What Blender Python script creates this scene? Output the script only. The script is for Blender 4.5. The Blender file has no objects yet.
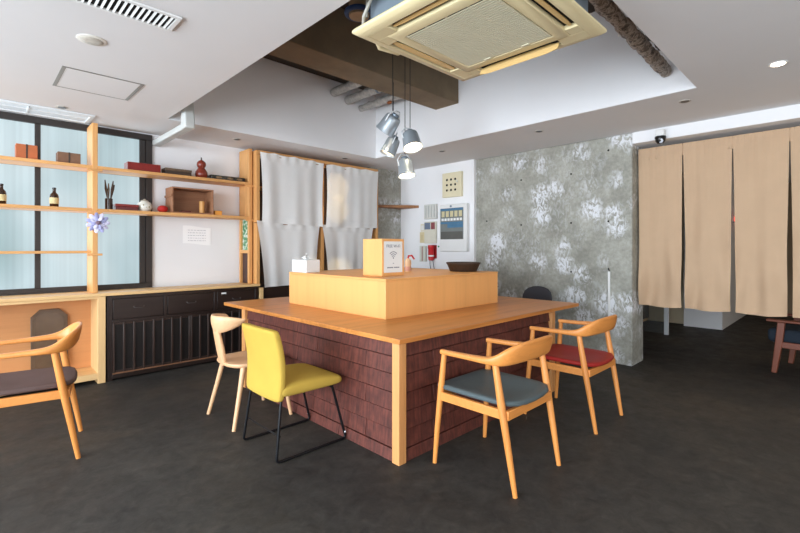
import bpy, bmesh, math, random
from mathutils import Vector, Matrix
random.seed(7)
S = bpy.context.scene
COL = S.collection
PI = math.pi

# ------------------------------------------------------------------ mesh helper
class MB:
    def __init__(self): self.v = []; self.f = []
    def add(self, vs, fs):
        b = len(self.v); self.v += [tuple(p) for p in vs]; self.f += [tuple(b + i for i in f) for f in fs]; return self
    def box(self, a, b, mat=None):
        (x0, y0, z0), (x1, y1, z1) = a, b
        vs = [Vector(p) for p in ((x0,y0,z0),(x1,y0,z0),(x1,y1,z0),(x0,y1,z0),(x0,y0,z1),(x1,y0,z1),(x1,y1,z1),(x0,y1,z1))]
        if mat is not None: vs = [mat @ p for p in vs]
        return self.add(vs, [(0,3,2,1),(4,5,6,7),(0,1,5,4),(1,2,6,5),(2,3,7,6),(3,0,4,7)])
    def prism(self, poly, z0, z1, mat=None):
        n = len(poly)
        vs = [Vector((x, y, z0)) for x, y in poly] + [Vector((x, y, z1)) for x, y in poly]
        if mat is not None: vs = [mat @ p for p in vs]
        fs = [tuple(range(n - 1, -1, -1)), tuple(range(n, 2 * n))] + [(i, (i + 1) % n, n + (i + 1) % n, n + i) for i in range(n)]
        return self.add(vs, fs)
    def lathe(self, prof, seg=24, mat=None, caps=True):
        vs = []; fs = []; n = len(prof)
        for r, z in prof:
            for k in range(seg):
                a = 2 * PI * k / seg; vs.append(Vector((r * math.cos(a), r * math.sin(a), z)))
        if mat is not None: vs = [mat @ p for p in vs]
        for i in range(n - 1):
            for k in range(seg):
                k2 = (k + 1) % seg
                fs.append((i*seg+k, i*seg+k2, (i+1)*seg+k2, (i+1)*seg+k))
        if caps:
            fs.append(tuple(range(seg - 1, -1, -1))); fs.append(tuple((n-1)*seg + k for k in range(seg)))
        return self.add(vs, fs)
    def loft(self, rings, caps=True, closed=False):
        n = len(rings[0]); vs = [p for r in rings for p in r]; fs = []
        m = len(rings)
        for i in range(m if closed else m - 1):
            j = (i + 1) % m
            for k in range(n):
                k2 = (k + 1) % n
                fs.append((i*n+k, i*n+k2, j*n+k2, j*n+k))
        if caps and not closed:
            fs.append(tuple(range(n - 1, -1, -1))); fs.append(tuple((m-1)*n + k for k in range(n)))
        return self.add(vs, fs)
    def tube(self, pts, r, seg=12, up=(0,0,1), closed=False):
        pts = [Vector(p) for p in pts]; n = len(pts)
        rs = r if isinstance(r, (list, tuple)) else [r] * n
        rings = []; ref = None
        for i, p in enumerate(pts):
            a = pts[i-1] if (i > 0 or closed) else pts[i]; b = pts[(i+1) % n] if (i < n-1 or closed) else pts[i]
            t = (b - a).normalized()
            if ref is None:
                ref = Vector(up)
                if abs(ref.dot(t)) > .95: ref = Vector((1,0,0))
            s = t.cross(ref).normalized(); u = s.cross(t).normalized(); ref = u
            rings.append([p + s*(math.cos(2*PI*k/seg)*rs[i]) + u*(math.sin(2*PI*k/seg)*rs[i]) for k in range(seg)])
        return self.loft(rings, closed=closed)
    def ellipsoid(self, c, r, su=20, sv=12):
        prof = [(max(1e-4, math.sin(PI*i/sv)), -math.cos(PI*i/sv)) for i in range(sv + 1)]
        return self.lathe(prof, su, Matrix.Translation(c) @ Matrix.Diagonal((r[0], r[1], r[2], 1)))
    def grid(self, fn, nu, nv):
        vs = [fn(i / nu, j / nv) for j in range(nv + 1) for i in range(nu + 1)]
        fs = [(j*(nu+1)+i, j*(nu+1)+i+1, (j+1)*(nu+1)+i+1, (j+1)*(nu+1)+i) for j in range(nv) for i in range(nu)]
        return self.add(vs, fs)

def obj(name, mb, mat, parent=None, loc=(0,0,0), rz=0, bevel=0, sub=0, solid=0, sharp=35, segs=2):
    me = bpy.data.meshes.new(name); me.from_pydata(mb.v, [], mb.f); me.update()
    bm = bmesh.new(); bm.from_mesh(me); bmesh.ops.recalc_face_normals(bm, faces=bm.faces); bm.to_mesh(me); bm.free()
    me.polygons.foreach_set('use_smooth', [True] * len(me.polygons))
    if not sub: me.set_sharp_from_angle(angle=math.radians(sharp))
    o = bpy.data.objects.new(name, me); COL.objects.link(o)
    o.location = loc; o.rotation_euler = (0, 0, rz)
    if parent is not None: o.parent = parent
    if mat is not None: me.materials.append(mat)
    if solid:
        m = o.modifiers.new('Thickness', 'SOLIDIFY'); m.thickness = solid; m.offset = 0
    if bevel:
        m = o.modifiers.new('Bevel', 'BEVEL'); m.width = bevel; m.segments = segs; m.limit_method = 'ANGLE'; m.angle_limit = math.radians(40)
        m.harden_normals = False
    if sub:
        m = o.modifiers.new('Smooth', 'SUBSURF'); m.levels = sub; m.render_levels = sub
    return o

def tag(o, label, cat, group=None, kind=None):
    o['label'] = label; o['category'] = cat
    if group: o['group'] = group
    if kind: o['kind'] = kind
    return o
def thing(name, label, cat, loc=(0,0,0), rz=0, group=None):
    o = bpy.data.objects.new(name, None); COL.objects.link(o); o.empty_display_size = .1
    o.location = loc; o.rotation_euler = (0, 0, rz)
    return tag(o, label, cat, group)
def struct(name, mb, mat, parent=None, **k):
    o = obj(name, mb, mat, parent, **k)
    if parent is None: o['kind'] = 'structure'
    return o
def plab(o, label): o['label'] = label; return o

# ------------------------------------------------------------------ materials
def lin(c):
    return tuple(((x/255)/12.92 if x/255 <= .04045 else ((x/255+.055)/1.055)**2.4) for x in c) + (1.0,)
def newmat(name):
    m = bpy.data.materials.new(name); m.use_nodes = True
    nt = m.node_tree; b = nt.nodes['Principled BSDF']
    return m, nt, b
def N(nt, t, **k):
    n = nt.nodes.new(t)
    for a, v in k.items():
        if a in n.inputs.keys() if hasattr(n.inputs, 'keys') else False: n.inputs[a].default_value = v
        else: setattr(n, a, v)
    return n
def coords(nt, scale=(1,1,1), rot=(0,0,0)):
    tc = nt.nodes.new('ShaderNodeTexCoord'); mp = nt.nodes.new('ShaderNodeMapping')
    mp.inputs['Scale'].default_value = scale; mp.inputs['Rotation'].default_value = rot
    nt.links.new(tc.outputs['Object'], mp.inputs['Vector']); return mp.outputs['Vector']
def noise(nt, vec, scale=5, detail=4, rough=.55, dist=0):
    n = nt.nodes.new('ShaderNodeTexNoise'); n.inputs['Scale'].default_value = scale; n.inputs['Detail'].default_value = detail
    n.inputs['Roughness'].default_value = rough; n.inputs['Distortion'].default_value = dist
    nt.links.new(vec, n.inputs['Vector']); return n.outputs['Fac']
def ramp(nt, fac, stops):
    r = nt.nodes.new('ShaderNodeValToRGB'); e = r.color_ramp.elements
    while len(e) < len(stops): e.new(.5)
    for i, (p, c) in enumerate(stops): e[i].position = p; e[i].color = c
    nt.links.new(fac, r.inputs['Fac']); return r.outputs['Color']
def bump(nt, b, fac, strength=.2, dist=.01):
    n = nt.nodes.new('ShaderNodeBump'); n.inputs['Strength'].default_value = strength; n.inputs['Distance'].default_value = dist
    nt.links.new(fac, n.inputs['Height']); nt.links.new(n.outputs['Normal'], b.inputs['Normal'])
def g(v): return (v, v, v, 1)

def plain(name, c, rough=.5, var=.06, scale=8, metal=0, bmp=0, bscale=60, spec=.5, sheen=0, coat=0):
    m, nt, b = newmat(name)
    v = coords(nt); c = lin(c)
    f = noise(nt, v, scale, 3)
    col = ramp(nt, f, [(.25, tuple(x*(1-var) for x in c[:3]) + (1,)), (.75, tuple(min(1, x*(1+var)) for x in c[:3]) + (1,))])
    nt.links.new(col, b.inputs['Base Color'])
    b.inputs['Roughness'].default_value = rough; b.inputs['Metallic'].default_value = metal; b.inputs['Specular IOR Level'].default_value = spec
    if sheen: b.inputs['Sheen Weight'].default_value = sheen
    if coat: b.inputs['Coat Weight'].default_value = coat
    if bmp: bump(nt, b, noise(nt, v, bscale, 3), bmp, .004)
    return m
def wood(name, c, axis=0, rough=.42, contrast=.22, scale=14, knots=False, boards=None):
    m, nt, b = newmat(name); c = lin(c)
    sc = [scale, scale, scale]; sc[axis] = scale * .06
    v = coords(nt, sc)
    f1 = noise(nt, v, 1.0, 5, .6, .6)
    sc2 = [scale*5]*3; sc2[axis] = scale*.25
    f2 = noise(nt, coords(nt, sc2), 1.0, 3, .6)
    mx = nt.nodes.new('ShaderNodeMath'); mx.operation = 'MULTIPLY_ADD'; mx.inputs[1].default_value = .35
    nt.links.new(f2, mx.inputs[0]); 
    m2 = nt.nodes.new('ShaderNodeMath'); m2.operation = 'MULTIPLY'; m2.inputs[1].default_value = .65; nt.links.new(f1, m2.inputs[0])
    nt.links.new(m2.outputs[0], mx.inputs[2])
    dark = (c[0]*(1-contrast), c[1]*(1-contrast*1.3), c[2]*(1-contrast*1.6), 1)
    lite = tuple(min(1, x*(1+contrast*.6)) for x in c[:3]) + (1,)
    col = ramp(nt, mx.outputs[0], [(.33, dark), (.5, c), (.68, lite)])
    nt.links.new(col, b.inputs['Base Color'])
    b.inputs['Roughness'].default_value = rough
    bump(nt, b, f2, .05, .002)
    return m
def emit(name, c, s):
    m, nt, b = newmat(name)
    b.inputs['Base Color'].default_value = lin(c); b.inputs['Emission Color'].default_value = lin(c); b.inputs['Emission Strength'].default_value = s
    return m
def cloth(name, c, trans=.3, var=.05, weave=260, rough=.9):
    m, nt, b = newmat(name); c4 = lin(c); v = coords(nt)
    f = noise(nt, v, 5, 4)
    col = ramp(nt, f, [(.3, tuple(x*(1-var) for x in c4[:3])+(1,)), (.7, tuple(min(1,x*(1+var)) for x in c4[:3])+(1,))])
    nt.links.new(col, b.inputs['Base Color']); b.inputs['Roughness'].default_value = rough; b.inputs['Specular IOR Level'].default_value = .15
    bump(nt, b, noise(nt, coords(nt, (1,1,.4)), weave, 2), .12, .002)
    if trans:
        t = nt.nodes.new('ShaderNodeBsdfTranslucent'); nt.links.new(col, t.inputs['Color'])
        mix = nt.nodes.new('ShaderNodeMixShader'); mix.inputs[0].default_value = trans
        out = [n for n in nt.nodes if n.type == 'OUTPUT_MATERIAL'][0]
        nt.links.new(b.outputs[0], mix.inputs[1]); nt.links.new(t.outputs[0], mix.inputs[2]); nt.links.new(mix.outputs[0], out.inputs['Surface'])
    return m

PAINT = plain('white_paint', (236,236,237), .75, .015, 2, bmp=.04, bscale=90, spec=.25)
PAINTC = plain('ceiling_paint', (226,224,223), .85, .02, 1.5, spec=.15)
WHITEP = plain('white_plastic', (228,228,226), .4, .02)
STEELW = plain('white_metal', (222,226,228), .35, .02)
BLACKF = plain('black_window_metal', (44,38,36), .45, .1, 12)
BLACKM = plain('black_metal', (20,21,24), .35, .1, 20, metal=.3)
BLACKP = plain('black_plastic', (14,14,15), .3, .1)
DARKH = plain('recess_shade', (10,9,8), .9, .1)  # near-black stands in for the shade inside holes, slots and grilles
OAK = {a: wood('oak_chair_%d' % a, (218,142,71), a, .38, .14, 16) for a in (0,1,2)}
TOPW = wood('table_top_wood', (204,133,67), 0, .36, .26, 12)
TOPW2 = wood('table_side_wood', (208,148,90), 2, .5, .2, 14)
PLY = wood('birch_plywood', (236,173,104), 2, .45, .09, 5)
PLYT = wood('birch_plywood_top', (230,166,98), 0, .45, .09, 5)
PINE = {a: wood('pine_%d' % a, (216,160,98), a, .5, .2, 13) for a in (0,1,2)}
PALE = {a: wood('pale_ledge_%d' % a, (226,186,130), a, .45, .14, 12) for a in (0,1,2)}
BEECH = {a: wood('pale_beech_%d' % a, (224,178,134), a, .42, .1, 14) for a in (0,1,2)}
ALC = wood('orange_plywood', (198,138,86), 0, .5, .12, 6)
DARKW = {a: wood('dark_stained_%d' % a, (42,30,26), a, .36, .5, 12) for a in (0,1,2)}
REDW = {a: wood('reddish_bench_%d' % a, (128,72,52), a, .4, .25, 14) for a in (0,1,2)}
SHELFB = wood('brown_shelf', (150,102,62), 1, .5, .3, 14)
CRATE = wood('old_crate', (150,104,74), 0, .6, .3, 14)
YEL = cloth('yellow_felt', (190,158,70), 0, .05, 420)
BLUE = cloth('slate_leatherette', (82,92,94), 0, .08, 80, .45)
RED = cloth('red_leatherette', (150,40,36), 0, .08, 80, .45)
BRN = cloth('brown_grey_fabric', (96,78,74), 0, .08, 400)
NAVY = cloth('navy_fabric', (44,52,62), 0, .08, 300)
NOREN = cloth('beige_noren_linen', (208,177,146), .16, .03, 300)
LINEN = cloth('white_linen', (240,240,238), .2, .02, 300)
CREAM = plain('aged_cream_plastic', (224,208,164), .45, .04, 4)
CREAM2 = plain('aged_cream_vane', (228,192,128), .45, .05, 4)
GRILLE = plain('aged_grille_plastic', (214,208,180), .5, .03, 4)
STEEL = plain('galvanised_steel', (128,140,150), .45, .08, 6, metal=.4)
SILVER = plain('silver_lamp', (172,180,186), .32, .03, 6, metal=.5)
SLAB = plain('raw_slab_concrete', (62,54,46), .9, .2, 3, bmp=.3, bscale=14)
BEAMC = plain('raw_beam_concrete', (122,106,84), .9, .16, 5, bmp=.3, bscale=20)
FOIL = plain('crumpled_foil', (176,172,166), .4, .35, 24, metal=.3, bmp=1.0, bscale=30)
def mat_lag():
    m, nt, b = newmat('pipe_lagging'); v = coords(nt); f = noise(nt, v, 22, 6, .7, .8)
    nt.links.new(ramp(nt, f, [(.36, lin((60,50,44))), (.47, lin((136,118,102))), (.54, lin((196,182,166))), (.64, lin((104,90,78)))]), b.inputs['Base Color'])
    b.inputs['Roughness'].default_value = .5; b.inputs['Metallic'].default_value = .15; bump(nt, b, f, 1.0, .02); return m
LAG = mat_lag()
PAPER = plain('white_paper', (236,236,234), .8, .01)
INK = plain('grey_ink', (120,124,134), .8, .02)
REDP = plain('red_plastic', (190,24,30), .4, .05)
REDLAC = plain('red_lacquer', (126,32,26), .32, .15, 20)
DKRED = plain('dark_red_lacquer', (92,26,26), .35, .15, 20)
GOURD = plain('gourd_brown', (124,50,36), .25, .2, 20)
TERRA = plain('orange_box', (182,98,54), .6, .12, 10)
BROWNB = plain('brown_box', (122,88,66), .7, .14, 14)
BLKBOX = plain('dark_box', (62,48,38), .5, .3, 20)
TRAYM = plain('black_lacquer', (22,20,20), .25, .2, 20)
AMBER = plain('brown_bottle_glass', (52,32,18), .12, .2, 20)
LABELM = plain('cream_label', (208,190,140), .7, .04)
ORNG = plain('orange_block', (236,160,66), .5, .04)
BASKETM = plain('dark_wicker', (62,44,32), .6, .3, 50, bmp=.8, bscale=90)
BLUEP = plain('blue_pipe', (38,72,128), .5, .1)
TANP = plain('tan_lagging', (176,154,126), .8, .12, 14, bmp=.4, bscale=30)

def mat_concrete():
    m, nt, b = newmat('patched_concrete')
    v = coords(nt)
    base = ramp(nt, noise(nt, v, 2.6, 7, .62), [(.28, lin((136,135,125))), (.5, lin((160,159,149))), (.75, lin((182,181,172)))])
    fine = ramp(nt, noise(nt, v, 30, 4), [(.3, g(.82)), (.7, g(1.1))])
    mul = nt.nodes.new('ShaderNodeMixRGB'); mul.blend_type = 'MULTIPLY'; mul.inputs[0].default_value = 1
    nt.links.new(base, mul.inputs[1]); nt.links.new(fine, mul.inputs[2])
    # filler smears: separate brushed patches of white skim coat
    vo = nt.nodes.new('ShaderNodeTexVoronoi'); vo.inputs['Scale'].default_value = 3.3; vo.inputs['Randomness'].default_value = .75
    wob = noise(nt, coords(nt), 7, 4)
    fl = nt.nodes.new('ShaderNodeVectorMath'); fl.operation = 'MULTIPLY_ADD'; fl.inputs[1].default_value = (0.02, 1, .92)
    nt.links.new(v, fl.inputs[0]); wv = nt.nodes.new('ShaderNodeVectorMath'); wv.operation = 'SCALE'; wv.inputs['Scale'].default_value = .16
    cw = nt.nodes.new('ShaderNodeCombineXYZ'); nt.links.new(wob, cw.inputs[1]); nt.links.new(wob, cw.inputs[2]); nt.links.new(cw.outputs[0], wv.inputs[0]); nt.links.new(wv.outputs[0], fl.inputs[2])
    nt.links.new(fl.outputs[0], vo.inputs['Vector'])
    near = ramp(nt, vo.outputs['Distance'], [(.12, g(1)), (.50, g(0))])
    sx = nt.nodes.new('ShaderNodeSeparateColor'); nt.links.new(vo.outputs['Color'], sx.inputs[0])
    pres = ramp(nt, sx.outputs[0], [(.18, g(.15)), (.4, g(1))])
    tear = noise(nt, coords(nt, (1, 1.3, .8)), 15, 6, .68, 1.2)
    brush = ramp(nt, tear, [(.42, g(0)), (.58, g(1))])
    m1 = nt.nodes.new('ShaderNodeMath'); m1.operation = 'MULTIPLY'; nt.links.new(near, m1.inputs[0]); nt.links.new(pres, m1.inputs[1])
    m2 = nt.nodes.new('ShaderNodeMath'); m2.operation = 'MULTIPLY'; nt.links.new(m1.outputs[0], m2.inputs[0]); nt.links.new(brush, m2.inputs[1])
    haze = ramp(nt, noise(nt, v, 1.9, 5, .6), [(.45, g(0)), (.75, g(.35))])
    m3 = nt.nodes.new('ShaderNodeMath'); m3.operation = 'MULTIPLY_ADD'; nt.links.new(haze, m3.inputs[0]); nt.links.new(brush, m3.inputs[1]); nt.links.new(m2.outputs[0], m3.inputs[2]); m3.use_clamp = True
    mask = ramp(nt, m3.outputs[0], [(.05, g(0)), (.6, g(.9))])
    mix = nt.nodes.new('ShaderNodeMixRGB'); nt.links.new(mask, mix.inputs[0]); nt.links.new(mul.outputs[0], mix.inputs[1]); mix.inputs[2].default_value = lin((226,228,232))
    nt.links.new(mix.outputs[0], b.inputs['Base Color']); b.inputs['Roughness'].default_value = .85; b.inputs['Specular IOR Level'].default_value = .25
    bump(nt, b, tear, .25, .006)
    return m
CONC = mat_concrete()

def mat_floor():
    m, nt, b = newmat('dark_floor_screed')
    v = coords(nt)
    a = ramp(nt, noise(nt, v, .8, 6, .6, .4), [(.3, lin((47,45,43))), (.5, lin((58,55,51))), (.72, lin((78,69,59)))])
    f = ramp(nt, noise(nt, v, 11, 9, .78, .8), [(.34, g(.62)), (.5, g(1.0)), (.62, g(1.3)), (.74, g(2.0))])
    mul = nt.nodes.new('ShaderNodeMixRGB'); mul.blend_type = 'MULTIPLY'; mul.inputs[0].default_value = .9
    nt.links.new(a, mul.inputs[1]); nt.links.new(f, mul.inputs[2]); nt.links.new(mul.outputs[0], b.inputs['Base Color'])
    nt.links.new(ramp(nt, noise(nt, v, 5, 6, .7), [(.3, g(.5)), (.7, g(.78))]), b.inputs['Roughness'])
    b.inputs['Specular IOR Level'].default_value = .3
    bump(nt, b, noise(nt, v, 40, 5, .7), .15, .004)
    return m
FLOORM = mat_floor()

def mat_brick():
    m, nt, b = newmat('red_brown_brick'); v = coords(nt)
    vo = nt.nodes.new('ShaderNodeTexVoronoi'); vo.inputs['Scale'].default_value = 3.4; nt.links.new(v, vo.inputs['Vector'])
    stripes = noise(nt, coords(nt, (60, 60, 1.2)), 1, 2)
    n2 = noise(nt, v, 14, 5, .6)
    ad = nt.nodes.new('ShaderNodeMath'); ad.operation = 'ADD'; nt.links.new(stripes, ad.inputs[0]); nt.links.new(n2, ad.inputs[1])
    hf = nt.nodes.new('ShaderNodeMath'); hf.operation = 'MULTIPLY'; hf.inputs[1].default_value = .5; nt.links.new(ad.outputs[0], hf.inputs[0])
    col = ramp(nt, hf.outputs[0], [(.36, lin((66,29,21))), (.5, lin((90,42,32))), (.66, lin((114,58,45)))])
    nt.links.new(col, b.inputs['Base Color']); b.inputs['Roughness'].default_value = .6
    bump(nt, b, stripes, .2, .003)
    return m
BRICK = mat_brick()
MORTAR = plain('dark_brick_joint', (40,24,21), .9, .15, 20)

def mat_pane():
    m, nt, b = newmat('frosted_ribbed_glass')
    rib = noise(nt, coords(nt, (26, 1, .15)), 1, 2)
    big = noise(nt, coords(nt, (1.3, 1, .9)), 1.1, 2)
    c1 = ramp(nt, big, [(.3, lin((168,190,196))), (.55, lin((192,209,214))), (.75, lin((206,220,225)))])
    # blurred shrub outside, painted into the pane's glow
    sp = nt.nodes.new('ShaderNodeVectorMath'); sp.operation = 'DISTANCE'; sp.inputs[1].default_value = (-.02, 0, 1.28)
    fl = nt.nodes.new('ShaderNodeVectorMath'); fl.operation = 'MULTIPLY'; fl.inputs[1].default_value = (1, 0, 1)
    tc = nt.nodes.new('ShaderNodeTexCoord'); nt.links.new(tc.outputs['Object'], fl.inputs[0]); nt.links.new(fl.outputs[0], sp.inputs[0])
    sh = ramp(nt, sp.outputs['Value'], [(.08, g(.75)), (.5, g(0))])
    mx = nt.nodes.new('ShaderNodeMixRGB'); nt.links.new(sh, mx.inputs[0]); nt.links.new(c1, mx.inputs[1]); mx.inputs[2].default_value = lin((98,132,132))
    c2 = ramp(nt, rib, [(.35, g(.93)), (.65, g(1.05))])
    mul = nt.nodes.new('ShaderNodeMixRGB'); mul.blend_type = 'MULTIPLY'; mul.inputs[0].default_value = 1
    nt.links.new(mx.outputs[0], mul.inputs[1]); nt.links.new(c2, mul.inputs[2])
    b.inputs['Base Color'].default_value = lin((60,70,74)); b.inputs['Roughness'].default_value = .3
    nt.links.new(mul.outputs[0], b.inputs['Emission Color']); b.inputs['Emission Strength'].default_value = PANE_E  # the pane itself emits, in place of daylight passing through it
    bump(nt, b, rib, .3, .004)
    return m
PANE_E = 1.05
PANE = mat_pane()

# ------------------------------------------------------------------ the room
ZC = 2.478
WY = 5.25           # left wall
struct('floor', MB().box((-3.6,-2.4,-.1), (11.2,5.45,0)), FLOORM)
RX0, RX1, RY0, RY1, ZS = 1.341, 3.97, .82, 4.53, 3.35
cb = MB()
cb.box((-3.6,-2.4,ZC), (RX0,5.45,3.6)); cb.box((RX1,-2.4,ZC), (5.38,5.45,3.6))
cb.box((RX0,-2.4,ZC), (RX1,RY0,3.6)); cb.box((RX0,RY1,ZC), (RX1,5.45,3.6))
cb.box((5.38,-2.4,ZC), (11.2,5.45,2.7))
ceil = struct('ceiling', cb, PAINTC)
struct('recess_lining', MB().box((RX1-.012,RY0,ZC+.0005),(RX1,RY1,ZS)).box((RX0,RY1-.012,ZC+.0005),(RX1-.012,RY1,ZS)), PAINT, ceil)
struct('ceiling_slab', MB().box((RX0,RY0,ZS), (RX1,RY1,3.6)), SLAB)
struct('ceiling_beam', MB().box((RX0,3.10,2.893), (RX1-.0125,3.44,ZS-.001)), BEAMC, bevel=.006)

# left wall with the window opening
WX0, WX1, WZ0, WZ1 = -.62, 1.40, .838, 2.462
wl = MB().box((-3.6,WY,0),(WX0,WY+.2,ZC)).box((WX0,WY,0),(WX1,WY+.2,WZ0)).box((WX0,WY,WZ1),(WX1,WY+.2,ZC)).box((WX1,WY,0),(5.2,WY+.2,ZC))
struct('wall_left', wl, PAINT)
win = bpy.data.objects.new('window_1', None); COL.objects.link(win); win['kind'] = 'structure'
fr = MB()
fr.box((WX0,WY-.03,WZ0),(WX1,WY+.06,WZ0+.05)); fr.box((WX0,WY-.03,WZ1-.06),(WX1,WY+.06,WZ1))
fr.box((WX1-.06,WY-.03,WZ0+.05),(WX1,WY+.06,WZ1-.06)); fr.box((WX1-.115,WY-.015,WZ0+.05),(WX1-.0605,WY+.05,WZ1-.06)); fr.box((WX0,WY-.03,WZ0+.05),(WX0+.067,WY+.06,WZ1-.06))
fr.box((.43,WY-.02,WZ0+.05),(.472,WY+.05,WZ1-.06)); fr.box((.86,WY-.02,WZ0+.05),(.90,WY+.05,WZ1-.06)); fr.box((-.1,WY-.02,WZ0+.05),(-.06,WY+.05,WZ1-.06))
obj('window_frame', fr, BLACKF, win, bevel=.003)
for x0, x1 in ((WX0+.067,-.1),(-.06,.43),(.472,.86),(.90,WX1-.115)):
    obj('pane', MB().box((x0,WY+.012,WZ0+.05),(x1,WY+.018,WZ1-.06)), PANE, win)

# far walls: white wall with the panels, patched concrete wall, beam over the curtain opening
struct('wall_back', MB().box((4.97,3.625,0),(5.2,5.25,ZC)), PAINT)
wr = struct('wall_right', MB().box((5.02,1.618,0),(5.38,3.70,ZC)), CONC, bevel=.012)
th = MB()
for y, z in ((2.28,2.12),(2.28,1.55),(2.28,.98),(2.93,2.12),(2.93,1.55),(1.86,2.33),(3.45,1.62),(1.86,1.55)):
    th.lathe([(.011,0),(.011,.002)], 12, Matrix.Translation((5.0205,y,z)) @ Matrix.Rotation(-PI/2, 4, 'Y'))
struct('tie_hole', th, DARKH, wr)
struct('wall_alcove', MB().box((4.318,5.065,0),(4.97,WY,ZC)), CONC)
struct('trim_1', MB().box((5.02,-2.4,2.36),(5.38,1.617,ZC)), PAINT, bevel=.003)

# room beyond the curtain and the sides behind the camera (storefront windows)
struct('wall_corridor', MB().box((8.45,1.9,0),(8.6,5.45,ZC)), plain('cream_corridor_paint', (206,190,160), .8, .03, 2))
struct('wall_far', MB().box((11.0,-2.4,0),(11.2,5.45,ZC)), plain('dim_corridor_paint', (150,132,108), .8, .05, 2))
struct('wall_corridor_end', MB().box((5.38,5.25,0),(8.45,5.45,ZC)).box((5.2,3.7,0),(5.38,5.45,ZC)), PAINT)
struct('wall_pillar', MB().box((8.25,1.375,0),(10.6,1.885,ZC)), PAINT)
def storefront(name, a, b, n):
    pass
sf = MB()
sf.box((-3.6,-2.4,0),(-3.5,5.25,.12)); sf.box((-3.6,-2.4,2.42),(-3.5,5.25,ZC)); sf.box((-3.6,-2.4,.12),(-3.5,-2.0,2.42)); sf.box((-3.6,4.9,.12),(-3.5,5.25,2.42))
struct('wall_street', sf, PAINT)
rw = MB()
rw.box((-3.5,-2.4,0),(11.0,-2.3,.5)); rw.box((-3.5,-2.4,2.3),(11.0,-2.3,ZC)); rw.box((-3.5,-2.4,.5),(-.6,-2.3,2.3)); rw.box((3.6,-2.4,.5),(11.0,-2.3,2.3))
struct('wall_rear', rw, PAINT)
w2 = bpy.data.objects.new('window_2', None); COL.objects.link(w2); w2['kind'] = 'structure'
f2 = MB()
for y in (-2.0,-.3,1.4,3.1,4.84): f2.box((-3.58,y,.12),(-3.52,y+.06,2.42))
obj('window_frame', f2, BLACKF, w2)
w3 = bpy.data.objects.new('window_3', None); COL.objects.link(w3); w3['kind'] = 'structure'
f3 = MB()
for x in (-.6,.78,2.2,3.54): f3.box((x,-2.38,.5),(x+.06,-2.32,2.3))
obj('window_frame', f3, BLACKF, w3)

# ------------------------------------------------------------------ the service counter
X0, X1, Y0, Y1, ZT = 1.765, 4.155, 1.81, 4.25, .732
t = thing('counter_table', 'large square wooden counter table on a red-brown brick base in the middle of the room', 'table', (2.73,2.845,0))
O = Vector((2.73,2.845,0))
def L(mb):   # absolute coordinates to the counter's own
    mb.v = [(x-O.x, y-O.y, z-O.z) for x, y, z in mb.v]; return mb
obj('tabletop', L(MB().box((X0,Y0,ZT-.03),(X1,Y1,ZT))), TOPW, t, bevel=.003)
for x, y in ((1.77,1.818),(3.63,1.818),(1.77,3.81),(3.63,3.81)):
    obj('leg', L(MB().box((x,y,0),(x+.06,y+.06,ZT-.0305))), TOPW2, t, bevel=.003)
bx0, bx1, by0, by1 = 1.796, 3.664, 1.844, 3.844
core = obj('brick_core', L(MB().box((bx0+.012,by0+.012,0),(bx1-.012,by1-.012,ZT-.031))), MORTAR, t)
br = MB(); zs = [0,.07,.18,.29,.40,.51,.615,ZT-.031]; ncourse = 7; gap = .007; bl = .54; vg = .003
for ci in range(ncourse):
    z0 = zs[ci] + (.0 if ci == 0 else gap/2); z1 = zs[ci+1] - gap/2
    off = (bl/2 if ci % 2 else 0)
    pr = .012 if ci == 0 else 0
    def run(a0, a1, fn):
        x = a0 - off
        while x < a1 - .01:
            u0, u1 = max(a0, x + vg/2), min(a1, x + bl - vg/2); j = random.uniform(-.001, .001) - pr
            if u1 - u0 > .02: fn(u0, u1, j)
            x += bl
    lean = .008
    def wedge(p0, p1, p2, p3):   # each brick's lower edge stands a little proud of the one below
        pass
    run(bx0+.034, bx1-.034, lambda u0, u1, j: br.add([Vector(p) for p in ((u0,by0+j-.005,z0),(u1,by0+j-.005,z0),(u1,by0+.03,z0),(u0,by0+.03,z0),(u0,by0+j+.006,z1),(u1,by0+j+.006,z1),(u1,by0+.03,z1),(u0,by0+.03,z1))], [(0,3,2,1),(4,5,6,7),(0,1,5,4),(1,2,6,5),(2,3,7,6),(3,0,4,7)]))
    run(by0+.034, by1-.034, lambda u0, u1, j: br.add([Vector(p) for p in ((bx0+j-.005,u0,z0),(bx0+.03,u0,z0),(bx0+.03,u1,z0),(bx0+j-.005,u1,z0),(bx0+j+.006,u0,z1),(bx0+.03,u0,z1),(bx0+.03,u1,z1),(bx0+j+.006,u1,z1))], [(0,3,2,1),(4,5,6,7),(0,1,5,4),(1,2,6,5),(2,3,7,6),(3,0,4,7)]))
    run(bx0+.034, bx1-.034, lambda u0, u1, j: br.box((u0,by1-.03,z0),(u1,by1,z1)))
    run(by0+.034, by1-.034, lambda u0, u1, j: br.box((bx1-.03,u0,z0),(bx1,u1,z1)))
obj('brick_base', L(br), BRICK, t, bevel=.002, segs=1)

t = thing('counter_riser', 'raised pale plywood box standing on the counter table', 'box', (2.9125,3.06,ZT))
O = Vector((2.9125,3.06,ZT))
obj('body', L(MB().box((2.18,2.38,ZT),(3.645,3.74,1.012))), PLY, t, bevel=.003)
obj('lid', L(MB().box((2.178,2.378,1.0125),(3.647,3.742,1.03))), PLYT, t, bevel=.002)
ZR = 1.03

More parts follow.
